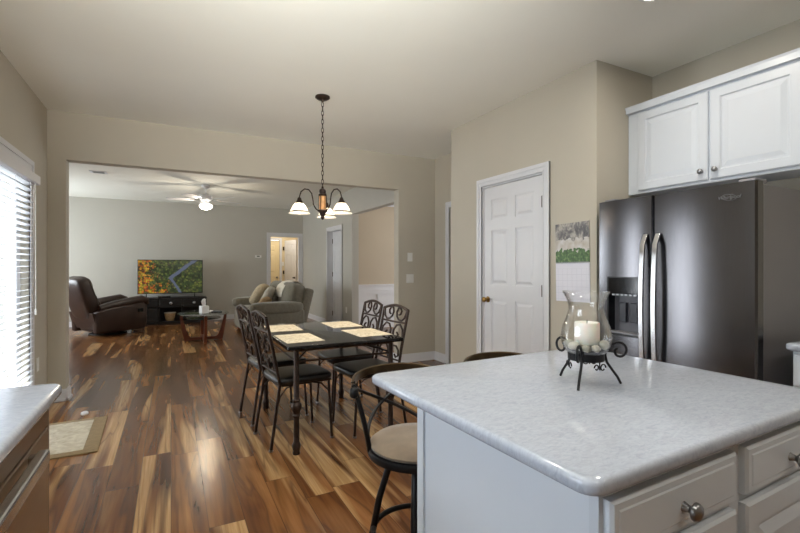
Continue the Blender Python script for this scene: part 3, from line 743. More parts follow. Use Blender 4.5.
for y in (1.875, 1.955): MB().box(2.678, 2.70, y - .026, y + .026, .90, 1.03, .004).build('paddle', plain('dark_paddle', (44, 46, 54), .3, var=.1), ds)
MB().box(2.64, 2.70, D0 + .006, D1 - .006, DZ0 + .012, DZ0 + .022).build('drip_tray', 'grey_enamel', ds)
for y, nm in ((FYM + .040, 'handle'), (FYM - .040, 'handle')):
    mb = MB(); pts = []
    for k in range(15):
        t = k / 14; z = .55 + t * .92
        bow = .062 - .024 * (2 * t - 1) ** 2
        if k in (0, 14): bow = .012
        pts.append((FX + .014 - bow, y, z))
    mb.tube(pts, .01, sec=(.030, .014), up=(1, 0, 0)); mb.build(nm, 'steel_light', fr, smooth=30, bevel=.003)
for y in (FY0 + .06, FY1 - .06): MB().box(2.68, 2.80, y - .04, y + .04, FZ - .004, FZ + .018, .005).build('hinge_cover', 'grey_enamel', fr)
# raised emblem on the door
cu = bpy.data.curves.new('emblem', 'FONT'); cu.body = 'Whirlpool'; cu.size = .026; cu.extrude = .0012; cu.align_x = 'CENTER'; cu.shear = .25
tmp = bpy.data.objects.new('emblem', cu); COL.objects.link(tmp); bpy.context.view_layer.update()
me = bpy.data.meshes.new_from_object(tmp.evaluated_get(bpy.context.evaluated_depsgraph_get())); COL.objects.unlink(tmp); bpy.data.objects.remove(tmp)
em = bpy.data.objects.new('emblem', me); COL.objects.link(em); em.parent = fr; me.materials.append(MT['nickel'])
em.rotation_euler = (R(90), 0, R(-90)); em.location = (FX + .0022, 1.297, 1.630)
mb = MB(); pts = []
for k in range(25):
    a = 2 * math.pi * k / 24; pts.append((FX + .0022, 1.297 + .036 * math.cos(a), 1.638 + .016 * math.sin(a) + .005 * math.cos(a)))
mb.tube(pts[:-1], .0013, 6, closed=True); mb.build('emblem_ring', 'nickel', fr)

# ------------------------------------------------------------------ calendar
cal = thing('wall_calendar', 'wall calendar with mountain photo hanging beside the pantry door', 'calendar', (XP - .003, 2.378, 1.30))
cal.rotation_euler = (R(-1.0), 0, 0)
MB().box(-.003, 0, -.158, .158, 0, .30).build('picture_page', 'calphoto', cal)
MB().box(-.0045, 0, -.158, .158, -.295, -.001).build('grid_page', 'calgrid', cal)
mb = MB()
for k in range(30): mb.cyl((-.006, -.15 + k * .0103, -.006), (-.006, -.15 + k * .0103, .006), .0022, n=6)
mb.build('wire_binding', 'nickel', cal)
mb = MB(); mb.lathe([(.001, .006), (.005, .005), (.005, 0)], (0, 0, 0), 8); o = mb.build('pin', 'nickel', cal); o.location = (-.002, 0, .293); o.rotation_euler = (0, R(-90), 0)

# switches, thermostat, outlets
def plate(name, label, cat, loc, face, n=1, outlet=False, w_=.072):
    """face: rotation so that the plate looks along local -y"""
    o = thing(name, label, cat, loc, face)
    MB().box(-w_ / 2, w_ / 2, -.006, 0, -.058, .058, .002).build('cover_plate', 'whiteplastic', o)
    for k in range(n):
        if outlet:
            for z in (-.02, .02): MB().box(-.016, .016, -.008, -.005, z - .013, z + .013, .003).build('socket', 'whiteplastic', o)
        else: MB().box(-w_ * .22, w_ * .22, -.009, -.005, -.032, .032, .002).build('rocker', 'whiteplastic', o)
    return o
plate('light_switch', 'white light switch, the upper of two beside the wide opening', 'light switch', (2.83, YB, 1.395), 0, w_=.075)
plate('light_switch', 'white light switch, the lower of two beside the wide opening', 'light switch', (2.83, YB, 1.11), 0, w_=.11)
plate('wall_outlet', 'beige wall outlet low on the post beside the patio door', 'outlet', (XL, 4.86, .42), R(90), outlet=True)
plate('wall_outlet', 'white outlet beside the closet door in the living room', 'outlet', (XLR, 8.2, .42), R(-90), outlet=True)
plate('light_switch', 'white switch plate in the cream hallway', 'light switch', (2.92, YH, 1.35), 0)
th = thing('thermostat', 'small white thermostat on the grey living room wall', 'thermostat', (1.93, YL, 1.52), 0)
MB().box(-.075, .075, -.025, 0, -.032, .032, .006).build('case', 'whiteplastic', th)
MB().box(-.035, .03, -.027, -.024, -.010, .018).build('display', plain('lcd_grey', (96, 100, 96), .2, var=.05), th)

# ------------------------------------------------------------------ candle holder on the island
CC = Vector((1.117, .937, .914))
st = thing('candle_stand', 'black scrolled iron candle stand on the island worktop', 'candle stand', CC, R(8))
mb = MB(); mb.lathe([(.046, .075), (.052, .075), (.053, .108), (.047, .108), (.047, .082), (.046, .075)], n=32, cap=False); mb.lathe([(.001, .078), (.047, .078), (.047, .082), (.001, .082)], n=32, cap=False); mb.build('cup', 'ironblack', st, smooth=40)
def scroll(cx, cz, r0, a0, turns, n, shrink=.5):
    return [(cx + r0 * (1 - shrink * k / n) * math.cos(a0 + turns * 2 * math.pi * k / n), cz + r0 * (1 - shrink * k / n) * math.sin(a0 + turns * 2 * math.pi * k / n)) for k in range(n + 1)]
for a in (-159.6, -39.6, 80.4):
    A = R(a); mb = MB()
    pr = [(.102, .004), (.092, .024), (.076, .046), (.061, .068), (.056, .090), (.061, .107), (.072, .120)]
    pr += scroll(.097, .102, .027, R(112), -.98, 18, .66)
    mb.tube([(r * math.cos(A), r * math.sin(A), z) for r, z in pr], [.0039] * (len(pr) - 1) + [.003], 8)
    mb.build('leg', 'ironblack', st, smooth=60)
    B = A + R(60); mb = MB()
    s1 = scroll(.0, .058, .012, R(0), .9, 12, .5); s2 = scroll(-.026, .060, .010, R(180), -.9, 12, .5)
    e = Vector((math.cos(B), math.sin(B), 0)); t = Vector((-math.sin(B), math.cos(B), 0))
    pts = [e * .05 + t * (u + .013) + Vector((0, 0, z)) for u, z in s1]; mb.tube(pts, .002, 6)
    pts = [e * .05 + t * (u + .013) + Vector((0, 0, z)) for u, z in s2]; mb.tube(pts, .002, 6)
    mb.tube([e * .05 + Vector((0, 0, .052)), e * .049 + Vector((0, 0, .080))], .002, 6)
    mb.build('scroll', 'ironblack', st, smooth=60)
gz = CC + Vector((0, 0, .0825))
outer = [(.030, 0), (.040, .003), (.058, .018), (.070, .040), (.0735, .062), (.069, .088), (.058, .118), (.051, .140), (.0505, .152), (.055, .172), (.064, .190), (.0672, .1955), (.0668, .1985)]
inner = [(r - .0028, max(z, .004)) for r, z in outer][::-1]
hv = tag(MB().lathe(outer + inner + [(.001, .004)], n=48, cap=False).build('hurricane_vase', 'glass', smooth=60), 'clear flared glass hurricane vase holding a candle on the iron stand', 'glass vase'); hv.location = gz
cn = thing('pillar_candle', 'white pillar candle standing among pebbles in the glass vase', 'candle', gz + Vector((.004, 0, .040)))
MB().lathe([(.034, 0), (.036, .002), (.036, .062), (.034, .065), (.028, .063), (.001, .060)], n=32).build('wax', 'candle', cn, smooth=50)
MB().cyl((0, 0, .058), (.001, 0, .072), .0012, n=6).build('wick', 'blackplastic', cn)
random.seed(4)
pb = None
pos = []
for k in range(16):
    if k < 10: a = k * 36 + random.uniform(-6, 6); r = .050 ; z = .034 + random.uniform(-.002, .008)
    else: a = (k - 10) * 60 + 15; r = .030; z = .019
    pos.append((r * math.cos(R(a)), r * math.sin(R(a)), z, random.uniform(.8, 1.1), random.uniform(0, 6)))
for k, (x, y, z, s, rz) in enumerate(pos):
    if k < 2:
        o = MB().sell((0, 0, 0), (.0165, .013, .011), .85, 14, 8).build('pebble', ('pebble', 'pebble2')[k], smooth=80)
        tag(o, 'grey or pale pebble around the candle inside the glass vase', 'pebble', 'pebbles in the hurricane vase'); pb = (pb or []) + [o]
    else: o = pb[k % 2].copy(); COL.objects.link(o)
    o.location = gz + Vector((x, y, z)); o.rotation_euler = (.4 * math.sin(rz * 3), .4 * math.cos(rz * 2), rz); o.scale = (s, s, s)

# ------------------------------------------------------------------ bar stools
def bar_stool(label, loc, rz):
    t = thing('bar_stool', label, 'bar stool', loc, rz, 'bar stools at the island')
    SZ = .55
    MB().lathe([(.001, SZ + .012), (.165, SZ + .012), (.184, SZ + .022), (.186, SZ + .032), (.170, SZ + .044), (.10, SZ + .054), (.001, SZ + .057)], n=40).build('seat', 'tan', t, smooth=60)
    mb = MB(); mb.lathe([(.170, SZ - .010), (.192, SZ - .010), (.196, SZ + .004), (.192, SZ + .018), (.170, SZ + .018), (.170, SZ - .010)], n=40, cap=False); mb.lathe([(.001, SZ - .008), (.170, SZ - .008), (.170, SZ + .008), (.001, SZ + .008)], n=24, cap=False); mb.build('seat_ring', 'blackmetal', t, smooth=40)
    MB().lathe([(.06, SZ - .06), (.075, SZ - .055), (.075, SZ - .012), (.06, SZ - .012)], n=24).build('swivel', 'blackmetal', t, smooth=40)
    for k in range(4):
        a = R(45 + 90 * k); e = Vector((math.cos(a), math.sin(a), 0))
        mb = MB(); mb.tube([e * .075 + Vector((0, 0, SZ - .03)), e * .105 + Vector((0, 0, SZ - .05)), e * .15 + Vector((0, 0, .35)), e * .215 + Vector((0, 0, .012))], .0135, 10)
        lg = mb.build('leg', 'blackmetal', t, smooth=60)
        mb = MB(); mb.lathe([(.016, 0), (.018, .004), (.018, .03), (.014, .032)], (e.x * .215, e.y * .215, 0), 12); mb.build('foot_cap', 'blackplastic', lg, smooth=40)
    mb = MB(); mb.tube([(.172 * math.cos(2 * math.pi * k / 40), .172 * math.sin(2 * math.pi * k / 40), .235) for k in range(40)], .011, 8, closed=True); mb.build('foot_ring', 'blackmetal', t, smooth=60)
    # curved back, centred on local +y
    RT, ZT = .252, .823
    def P(a, f): # f 0 at the seat, 1 at the rail
        r = .188 + (RT - .188) * (f ** 1.25); return (r * math.cos(R(a)), r * math.sin(R(a)) , SZ + .006 + (ZT - SZ - .006) * f)
    A0, A1 = 26, 154
    mb = MB(); pts = []
    for k in range(31):
        s = k / 30; a = A0 - 4 + (A1 - A0 + 8) * s; dz = -.030 * abs(2 * s - 1) ** 3
        p = P(a, 1); pts.append((p[0], p[1], p[2] + dz))
    mb.tube(pts, .012, sec=(.013, .034)); rail = mb.build('top_rail', 'gold_rail', t, smooth=30, bevel=.004)
    for q in (pts[0], pts[-1]):
        MB().sell(q, (.016, .016, .021), .7, 12, 8).build('rail_cap', 'blackmetal', rail, smooth=60)
    for a in (A0, A0 + 7, A1 - 7, A1):
        mb = MB(); ang = lambda f: a + (4 if a > 90 else -4) * math.sin(f * math.pi)
        mb.tube([P(ang(f / 10), f / 10 * (1 if a not in (A0, A1) else .985)) for f in range(11)], .0095, 8); mb.build('upright', 'blackmetal', t, smooth=60)
    mb = MB()
    for s0, s1 in ((A0 + 8, A1 - 8), (A1 - 8, A0 + 8)):
        mb.tube([P(s0 + (s1 - s0) * f / 16, .12 + .80 * f / 16) for f in range(17)], .0075, 8)
    mb.build('cross_brace', 'blackmetal', t, smooth=60)
    return t
s1 = bar_stool('black swivel bar stool with tan seat, partly beyond the island end', (.862, 1.526, 0), R(12))
dup(s1, (1.40, 1.53, 0), R(1), 'second bar stool, only its dark curved rail showing over the worktop')

# ------------------------------------------------------------------ dining table
TX0, TX1, TY0, TY1, TZ = .68, 1.54, 2.92, 4.16, .742
dt = thing('dining_table', 'dark metal dining table with speckled black stone top', 'table', (0, 0, 0))
slab(TX0, TX1, TY0, TY1, TZ - .028, TZ, .012, .006).build('tabletop', 'granite', dt, smooth=40)
LI = .075
for x in (TX0 + LI, TX1 - LI):
    for y in (TY0 + LI, TY1 - LI):
        MB().lathe([(.024, 0), (.026, .012), (.022, .022), (.027, .04), (.030, .062), (.024, .078), (.020, .086), (.0185, .24), (.021, .25), (.027, .262), (.021, .274), (.026, .288), (.036, .318), (.034, .338), (.022, .352), (.027, .366), (.019, .378), (.0175, .70), (.030, .714)], (x, y, 0), 20).build('leg', 'bronze', dt, smooth=40)
mb = MB(); x0, x1, y0, y1 = TX0 + LI, TX1 - LI, TY0 + LI, TY1 - LI
for z, r in ((.625, .0075), (.700, .008)): 
    for a, b in (((x0, y0), (x1, y0)), ((x1, y0), (x1, y1)), ((x1, y1), (x0, y1)), ((x0, y1), (x0, y0))): mb.cyl(a + (z,), b + (z,), r, n=8)
xm, ymid = (x0 + x1) / 2, (y0 + y1) / 2
for x in (x0, x1):
    for y in (y0, y1): mb.cyl((x, y, .63), (xm + (x - xm) * .25, ymid + (y - ymid) * .25, .70), .007, n=8)
mb.build('apron_frame', 'bronze', dt, smooth=60)

for k, (x, y, rz) in enumerate(((.835, 3.25, .02), (.845, 3.83, -.03), (1.385, 3.28, .03), (1.375, 3.83, -.02))):
    if k == 0:
        pm = MB().box(-.135, .135, -.20, .20, 0, .003, .001).build('placemat', 'placemat'); o = pm
        tag(o, '', 'placemat', 'placemats on the dining table')
    else: o = pm.copy(); COL.objects.link(o)
    o.location = (x, y, TZ + .0005); o.rotation_euler = (0, 0, rz)
    o['label'] = ('cream placemat before the chair nearest the patio side and kitchen', 'cream placemat before the patio side chair close to the sofa', 'cream placemat before the pantry side chair close to the kitchen', 'cream placemat before the pantry side chair close to the living room')[k]

# ------------------------------------------------------------------ dining chairs
def arcp(c, r, a0, a1, n): return [(c[0] + r * math.cos(R(a0 + (a1 - a0) * k / n)), c[1] + r * math.sin(R(a0 + (a1 - a0) * k / n))) for k in range(n + 1)]
def dining_chair(label, loc, rz):
    t = thing('dining_chair', label, 'dining chair', loc, rz, 'scrolled metal dining chairs')
    mb = MB(); mb.sell((.015, 0, .462), (.215, .205, .026), .32, 28, 10); mb.build('seat', 'blackvinyl', t, smooth=70)
    mb = MB(); c = [(.20, -.185), (.20, .185), (-.178, .175), (-.178, -.175)]
    mb.tube([(x, y, .435) for x, y in c], .009, 8, closed=True); mb.build('seat_frame', 'bronze', t, smooth=60)
    def bx(z): # lean of the back
        return -.178 - .10 * max(0, (z - .44) / .49) ** 1.1
    for s in (-1, 1):
        mb = MB(); mb.tube([(-.246, s * .196, 0), (-.212, s * .188, .22), (-.178, s * .180, .44), (bx(.6), s * .180, .6), (bx(.78), s * .182, .78), (bx(.915), s * .184, .915)], .0115, 8); lg = mb.build('leg', 'bronze', t, smooth=60)
        mb = MB(); mb.cyl((-.246, s * .196, 0), (-.2445, s * .1957, .012), .014, n=10); mb.build('foot_tip', 'nickel', lg)
        mb = MB(); mb.tube([(.19, s * .182, .445), (.197, s * .184, .25), (.212, s * .190, 0)], .0105, 8); lg = mb.build('leg', 'bronze', t, smooth=60)
        mb = MB(); mb.cyl((.212, s * .19, 0), (.2115, s * .19, .012), .013, n=10); mb.build('foot_tip', 'nickel', lg)
        mb = MB(); mb.tube([(.196, s * .184, .28), (.185, s * .183, .36), (.13, s * .18, .415), (.06, s * .18, .432)], .006, 6); mb.build('brace', 'bronze', t, smooth=60)
        mb = MB(); mb.tube([(-.203, s * .185, .28), (-.178, s * .182, .36), (-.13, s * .178, .415), (-.06, s * .178, .432)], .006, 6); mb.build('brace', 'bronze', t, smooth=60)
    # back panel: arched crest, bars and scrolls drawn in (y, z), bent along the lean
    def B(pts): return [(bx(z), y, z) for y, z in pts]
    mb = MB(); mb.tube(B([(-.184 + .368 * k / 16, .915 + .030 * math.sin(math.pi * k / 16)) for k in range(17)]), .012, 8); mb.build('crest_rail', 'bronze', t, smooth=60)
    mb = MB(); mb.tube(B([(-.181, .815), (0, .812), (.181, .815)]), .008, 8); mb.build('cross_rail', 'bronze', t, smooth=60)
    mb = MB(); mb.tube(B([(-.180, .52), (.180, .52)]), .008, 8); mb.build('cross_rail', 'bronze', t, smooth=60)
    mb = MB(); q = .0085
    for s in (-1, 1):
        f = lambda pts: B([(s * y, z) for y, z in pts])
        mb.tube(f([(.170, .920), (.164, .885), (.146, .850), (.112, .828), (.070, .832), (.036, .856), (.024, .892), (.040, .926), (.072, .926), (.092, .902), (.084, .876), (.064, .872)]), q, 6)
        mb.tube(f([(.172, .600), (.172, .690), (.150, .760), (.106, .796), (.056, .788), (.022, .750), (.020, .700), (.050, .668), (.088, .680), (.098, .716), (.074, .732)]), q, 6)
        mb.tube(f([(.0, .530), (.012, .590), (.050, .625), (.100, .625), (.140, .595), (.146, .556), (.116, .540), (.092, .560)]), q, 6)
    mb.build('scrollwork', 'bronze', t, smooth=60)
    return t
c1 = dining_chair('dark metal scroll back chair, patio side of the table, close to the kitchen', (.832, 3.33, 0), R(6))
dup(c1, (.80, 3.90, 0), R(6), 'dark metal scroll back chair, patio side of the table, beside the sofa')
dup(c1, (1.40, 3.29, 0), R(186), 'dark metal scroll back chair, pantry side of the table, close to the stools')
dup(c1, (1.43, 3.85, 0), R(182), 'dark metal scroll back chair, pantry side of the table, close to the wainscot')

# ------------------------------------------------------------------ chandelier
ch = thing('chandelier', 'bronze three arm chandelier with lit white bell shades over the table', 'chandelier', (1.165, 3.72, 0))
MB().lathe([(.001, CE), (.062, CE), (.064, CE - .012), (.045, CE - .026), (.012, CE - .034), (.008, CE - .05), (.001, CE - .052)], n=28).build('canopy', 'bronze', ch, smooth=50)
mb = MB(); z = CE - .05; k = 0
while z > 1.965:
    ln = []
    for j in range(12):
        a = 2 * math.pi * j / 12; u = .0095 * math.cos(a); v = .024 * math.sin(a)
        ln.append((u, 0, z - .02 + v) if k % 2 == 0 else (0, u, z - .02 + v))
    mb.tube(ln, .0028, 5, closed=True); z -= .037; k += 1
mb.build('chain', 'bronze', ch, smooth=60)
mb = MB(); mb.lathe([(.006, 1.965), (.010, 1.955), (.010, 1.945), (.026, 1.935), (.030, 1.915), (.024, 1.900), (.034, 1.895), (.036, 1.885), (.028, 1.878)], n=20); mb.build('top_cup', 'bronze', ch, smooth=40)
MB().lathe([(.028, 1.880), (.029, 1.875), (.027, 1.82), (.029, 1.765), (.028, 1.760)], n=20).build('column', 'copper', ch, smooth=40)
mb = MB()
for j in range(4):
    a = R(45 + 90 * j); e = (.036 * math.cos(a), .036 * math.sin(a)); mb.cyl((e[0], e[1], 1.755), (e[0], e[1], 1.885), .0032, n=6)
mb.build('cage_rods', 'bronze', ch, smooth=60)
MB().lathe([(.028, 1.762), (.044, 1.756), (.044, 1.746), (.030, 1.738), (.022, 1.715), (.014, 1.705), (.018, 1.695), (.012, 1.680), (.001, 1.672)], n=20).build('finial', 'bronze', ch, smooth=40)
for j in range(3):
    A = R(62.7 + 120 * j); e = Vector((math.cos(A), math.sin(A), 0)); RR = .205
    mb = MB(); pts = [(.035, 1.750), (.060, 1.765), (.082, 1.80), (.088, 1.85), (.098, 1.895), (.125, 1.925), (.160, 1.927), (.190, 1.902), (.203, 1.862), (.205, 1.835)]
    mb.tube([e * r + Vector((0, 0, z)) for r, z in pts], .0055, 8); arm = mb.build('arm', 'bronze', ch, smooth=60)
    c = e * RR
    MB().lathe([(.010, 1.852), (.016, 1.842), (.020, 1.828), (.032, 1.812), (.034, 1.798), (.028, 1.796)], (c.x, c.y, 0), 20).build('socket_cup', 'bronze', arm, smooth=40)
    sh = MB().lathe([(.024, 1.806), (.036, 1.800), (.054, 1.778), (.068, 1.750), (.075, 1.730), (.090, 1.718), (.089, 1.715), (.073, 1.727), (.066, 1.748), (.052, 1.775), (.034, 1.797), (.024, 1.803)], (c.x, c.y, 0), 32, cap=False).build('lamp_shade', 'shade', arm, smooth=50)
    MB().lathe([(.0765, 1.736), (.0775, 1.733), (.0775, 1.728), (.0765, 1.726)], (c.x, c.y, 0), 32, cap=False).build('shade_band', 'bronze', sh, smooth=50)
    MB().sell((c.x, c.y, 1.752), (.024, .024, .030), 1.0, 16, 10).build('bulb', 'bulb', arm, smooth=80)
    point('chandelier_lamp', Vector(ch.location) + c + Vector((0, 0, 1.789)), 23, (1, .86, .68), .03)

# ------------------------------------------------------------------ floor mat and scrap
fm = thing('floor_mat', 'beige floor mat with brown border in front of the patio door', 'mat', (-.735, 4.05, 0), R(2))
MB().box(-.275, .275, -.41, .41, 0, .010, .003).build('border', 'matborder', fm)
MB().box(-.225, .185, -.345, .345, .009, .0125, .001).build('field', 'matfield', fm)
o = MB().sell((0, 0, .018), (.028, .02, .018), .8, 10, 8).build('crumpled_tissue', 'whitepaper', smooth=30); o.location = (-.655, 4.60, 0); o.rotation_euler = (0, 0, .4)
tag(o, 'small crumpled white scrap on the floor at the mat edge', 'tissue')

# ------------------------------------------------------------------ living room: television and stand
SX, SYF = 0.0, 10.93
ts = thing('tv_stand', 'black wooden tv stand with drawers and open shelf', 'tv stand', (SX, SYF, 0))
mb = MB(); mb.box(-.76, .72, 0, .42, .55, .585, .004); mb.box(-.75, .71, .01, .42, .03, .07); mb.box(-.75, -.72, .01, .42, .03, .55); mb.box(.68, .71, .01, .42, .03, .55); mb.box(-.75, .71, .40, .42, .03, .55)
for x in (-.245, .215): mb.box(x, x + .025, .01, .42, .03, .55)
mb.box(-.75, .71, .01, .40, .365, .385); mb.box(-.72, .69, .02, .40, 0, .03); mb.build('body', 'espresso', ts)
for xa, xb, za, zb in ((-.715, -.25, .39, .545), (-.715, -.25, .075, .36), (-.215, .21, .39, .545), (.245, .675, .39, .545)):
    dd = MB().inset(xa, xb, za, zb, [(0, -.001), (0, .012), (.005, .016), (.03, .016), (.034, .013), (.04, .013)], lambda u, v, w_: (u, .012 - w_, v)).build('drawer', 'espresso', ts)
    cabknob_mb(((xa + xb) / 2, -.004, (za + zb) / 2), (0, -1, 0), .030).build('knob', 'nickel', dd, smooth=40)
tv = thing('television', 'flat television showing an aerial autumn forest and road', 'television', (.0, SYF + .2, .585))
MB().box(-.645, .645, -.008, .03, .085, .835, .006).build('bezel', 'blackplastic', tv)
o = MB().box(-.632, .632, -.002, .002, -.362, .362).build('screen', 'tv', tv); o.location = (0, -.0085, .462)
MB().box(-.35, .35, .03, .065, .12, .5, .01).build('rear_housing', 'blackplastic', tv)
for x in (-.48, .48):
    mb = MB(); mb.tube([(x, -.09, .006), (x, .015, .095), (x, .12, .006)], .007, 6); mb.build('foot', 'blackplastic', tv)
bxo = tag(MB().box(-.12, .12, -.07, .07, 0, .035, .004).build('cable_box', 'blackplastic'), 'flat black cable box on the tv stand under the television', 'cable box'); bxo.location = (-.13, SYF + .09, .5855)
bk = thing('basket', 'small wicker basket in the open shelf of the tv stand', 'basket', (-.02, SYF + .17, .0705))
MB().lathe([(.075, 0), (.10, .08), (.115, .175), (.108, .175), (.094, .08), (.07, .008), (.001, .008)], n=24, sy=.8).build('body', 'wicker', bk, smooth=50)
MB().tube([(.113 * math.cos(2 * math.pi * k / 24), .09 * math.sin(2 * math.pi * k / 24), .176) for k in range(24)], .009, 6, closed=True).build('rim', 'cream', bk, smooth=60)
o = tag(MB().box(-.13, .13, -.09, .09, 0, .05, .006).build('media_player', 'nickel'), 'silver media player on the tv stand shelf behind the coffee table', 'media player'); o.location = (.45, SYF + .2, .0705)

# ------------------------------------------------------------------ coffee table
ct = thing('coffee_table', 'oval glass coffee table on curved cherry wood legs', 'coffee table', (.50, 8.36, 0))
MB().lathe([(.001, .462), (.40, .462), (.41, .467), (.41, .471), (.40, .476), (.001, .476)], n=56, cap=False, sy=1.42).build('tabletop', 'tableglass', ct, smooth=40)
MB().lathe([(.001, .385), (.27, .385), (.275, .390), (.27, .395), (.001, .395)], n=48, cap=False, sy=1.4).build('lower_shelf', plain('black_glass', (14, 15, 17), .06, var=.05), ct, smooth=40)
for k in range(4):
    A = R(90 * k); sx = 1.0 if k % 2 == 0 else 1.5
    e = Vector((math.cos(A), math.sin(A), 0)); t_ = Vector((-e.y, e.x, 0))
    out = [(.37, .461), (.33, .461), (.315, .36), (.28, .22), (.235, .10), (.20, .06), (.0, .055), (.0, .015), (.21, .01), (.27, .0), (.30, .0), (.325, .12), (.352, .28), (.368, .40)]
    mb = MB(); mb.rings([[e * (r * sx) + t_ * s + Vector((0, 0, z)) for r, z in out] for s in (-.022, .022)]); mb.build('leg', 'cherry', ct, smooth=30)
tb = thing('tissue_box', 'white tissue box with a raised tissue on the coffee table', 'tissue box', (.50, 8.24, .4765), R(20))
MB().box(-.06, .06, -.06, .06, 0, .125, .004).build('box', 'whitepaper', tb)
mb = MB(); mb.rings([[(.030 * q * math.cos(a) + x, .012 * q * math.sin(a) , z) for a in [2 * math.pi * k / 10 for k in range(10)]] for q, x, z in ((.8, 0, .124), (1.2, -.005, .16), (1.25, -.012, .20), (1.0, -.002, .235), (.3, .006, .25))]); mb.build('tissue', 'whitepaper', tb, smooth=50)
for k, (x, y, rz) in enumerate(((.70, 8.28, .9), (.72, 8.40, .5))):
    if k == 0:
        rm = thing('remote_control', '', 'remote control', (0, 0, 0), 0, 'remotes on the coffee table')
        MB().box(-.022, .022, -.095, .095, 0, .02, .006).build('body', 'blackplastic', rm)
        mb = MB()
        for j in range(5): mb.box(-.012, .012, -.07 + j * .03, -.055 + j * .03, .019, .0215)
        mb.build('buttons', 'nickel', rm); o = rm
    else: o = dup(rm, (0, 0, 0), 0, '')
    o.location = (x, y, .4765); o.rotation_euler = (0, 0, rz)
    o['label'] = ('black remote control beside the tissue box', 'black remote control farther from the tissue box')[k]
o = tag(MB().box(-.10, .10, -.07, .07, 0, .006, .001).build('notepad', 'whitepaper'), 'white folded paper on the coffee table beside the remotes', 'paper'); o.location = (.62, 8.55, .4765); o.rotation_euler = (0, 0, .3)

# ------------------------------------------------------------------ recliner
rc = thing('recliner', 'dark brown leather recliner turned towards the television', 'recliner', (-1.06, 10.02, 0), R(34))
from mathutils import Euler
mb = MB(); mb.sell((.02, 0, .25), (.40, .30, .19), .3, 24, 12); mb.build('base', 'leather', rc, smooth=70)
mb = MB(); mb.sell((.10, 0, .44), (.36, .27, .10), .45, 24, 12, Euler((0, R(-5), 0))); mb.build('seat_cushion', 'leather', rc, smooth=70)
mb = MB(); mb.sell((.47, 0, .27), (.07, .27, .19), .5, 20, 12, Euler((0, R(8), 0))); mb.build('footrest', 'leather', rc, smooth=70)
for s in (-1, 1):
    mb = MB(); prof = [(-.42, .07), (.46, .07), (.50, .20), (.50, .52), (.42, .60), (.0, .54), (-.30, .50), (-.44, .45)]
    ce = (sum(p[0] for p in prof) / 8, sum(p[1] for p in prof) / 8)
    rs = []
    for q, off in ((.90, -.09), (.97, -.075), (1, -.04), (1, .04), (.97, .075), (.90, .09)):
        rs.append([(ce[0] + (x - ce[0]) * q, s * .36 + off, ce[1] + (z - ce[1]) * q) for x, z in prof])
    mb.rings(rs); ar = mb.build('armrest', 'leather', rc, smooth=50, bevel=.02)
    mb = MB(); mb.tube([(-.34, s * .36, .505), (-.1, s * .36, .555), (.2, s * .36, .595), (.42, s * .36, .625), (.50, s * .36, .60), (.515, s * .36, .53)], [.07, .085, .09, .09, .08, .05], 14); mb.build('arm_pad', 'leather', ar, smooth=70)
mb = MB(); mb.box(.30, .40, -.458, -.448, .40, .47, .004); mb.build('lever', 'blackplastic', rc)
tilt = Euler((0, R(-18), 0))
mb = MB(); mb.sell((-.46, 0, .70), (.13, .33, .40), .42, 24, 14, tilt); mb.build('backrest', 'leather', rc, smooth=70)
mb = MB(); mb.sell((-.375, 0, .66), (.10, .28, .13), .6, 20, 12, tilt); mb.sell((-.32, 0, .56), (.10, .28, .11), .6, 20, 12, tilt); mb.build('lumbar_roll', 'leather', rc, smooth=70)
mb = MB(); mb.sell((-.50, 0, .93), (.13, .30, .14), .6, 20, 12, tilt); mb.build('headrest', 'leather', rc, smooth=70)
mb = MB(); mb.rings([[(-.36, -.40, .14), (-.36, .40, .14), (-.40, .40, .14), (-.40, -.40, .14)], [(-.44, -.41, .44), (-.44, .41, .44), (-.48, .41, .44), (-.48, -.41, .44)]]); mb.build('rear_skirt', 'leather', rc, bevel=.01)
mb = MB(); mb.tube([(.30 * math.cos(2 * math.pi * k / 32), .30 * math.sin(2 * math.pi * k / 32), .014) for k in range(32)], .013, 8, closed=True); mb.cyl((0, 0, .02), (0, 0, .1), .06, n=16)
for a in (0, 90): e = Vector((math.cos(R(a)), math.sin(R(a)), 0)); mb.cyl(e * -.3 + Vector((0, 0, .016)), e * .3 + Vector((0, 0, .016)), .012, n=8)
mb.build('swivel_base', 'blackmetal', rc, smooth=60)

# ------------------------------------------------------------------ sofa (faces -x, turned a little)
sf = thing('sofa', 'grey green fabric loveseat with loose cushions facing the coffee table', 'sofa', (1.70, 8.80, 0), R(3))
# local: front towards -x, width along y
HW = .93
mb = MB(); mb.box(-.44, .40, -HW + .10, HW - .10, .07, .34, .04, 3); mb.build('base', 'sofa', sf, smooth=60)
for y in (-.36, .36):
    mb = MB(); mb.sell((-.14, y, .40), (.37, .355, .10), .35, 24, 10); mb.build('seat_cushion', 'sofa', sf, smooth=70)
    mb = MB(); mb.sell((-.475, y, .25), (.06, .35, .17), .4, 24, 10); mb.build('footrest', 'sofa', sf, smooth=70)
for y in (-HW + .11, HW - .11):
    mb = MB(); mb.box(-.50, .40, y - .10, y + .10, .07, .50, .04, 3); ar = mb.build('armrest', 'sofa', sf, smooth=60)
    mb = MB(); mb.sell((-.08, y, .54), (.47, .135, .105), .5, 24, 12); mb.build('arm_pad', 'sofa', ar, smooth=70)
rt = Euler((0, R(14), 0))
mb = MB(); mb.T = Matrix.Translation((.42, 0, .50)) @ rt.to_matrix().to_4x4(); mb.box(-.08, .10, -HW + .06, HW - .06, -.42, .38, .05, 3); mb.build('back_frame', 'sofa', sf, smooth=60)
for y in (-.43, .43):
    mb = MB(); mb.sell((.30, y, .735), (.165, .415, .235), .55, 26, 14, rt); mb.build('back_cushion', 'sofa', sf, smooth=70)
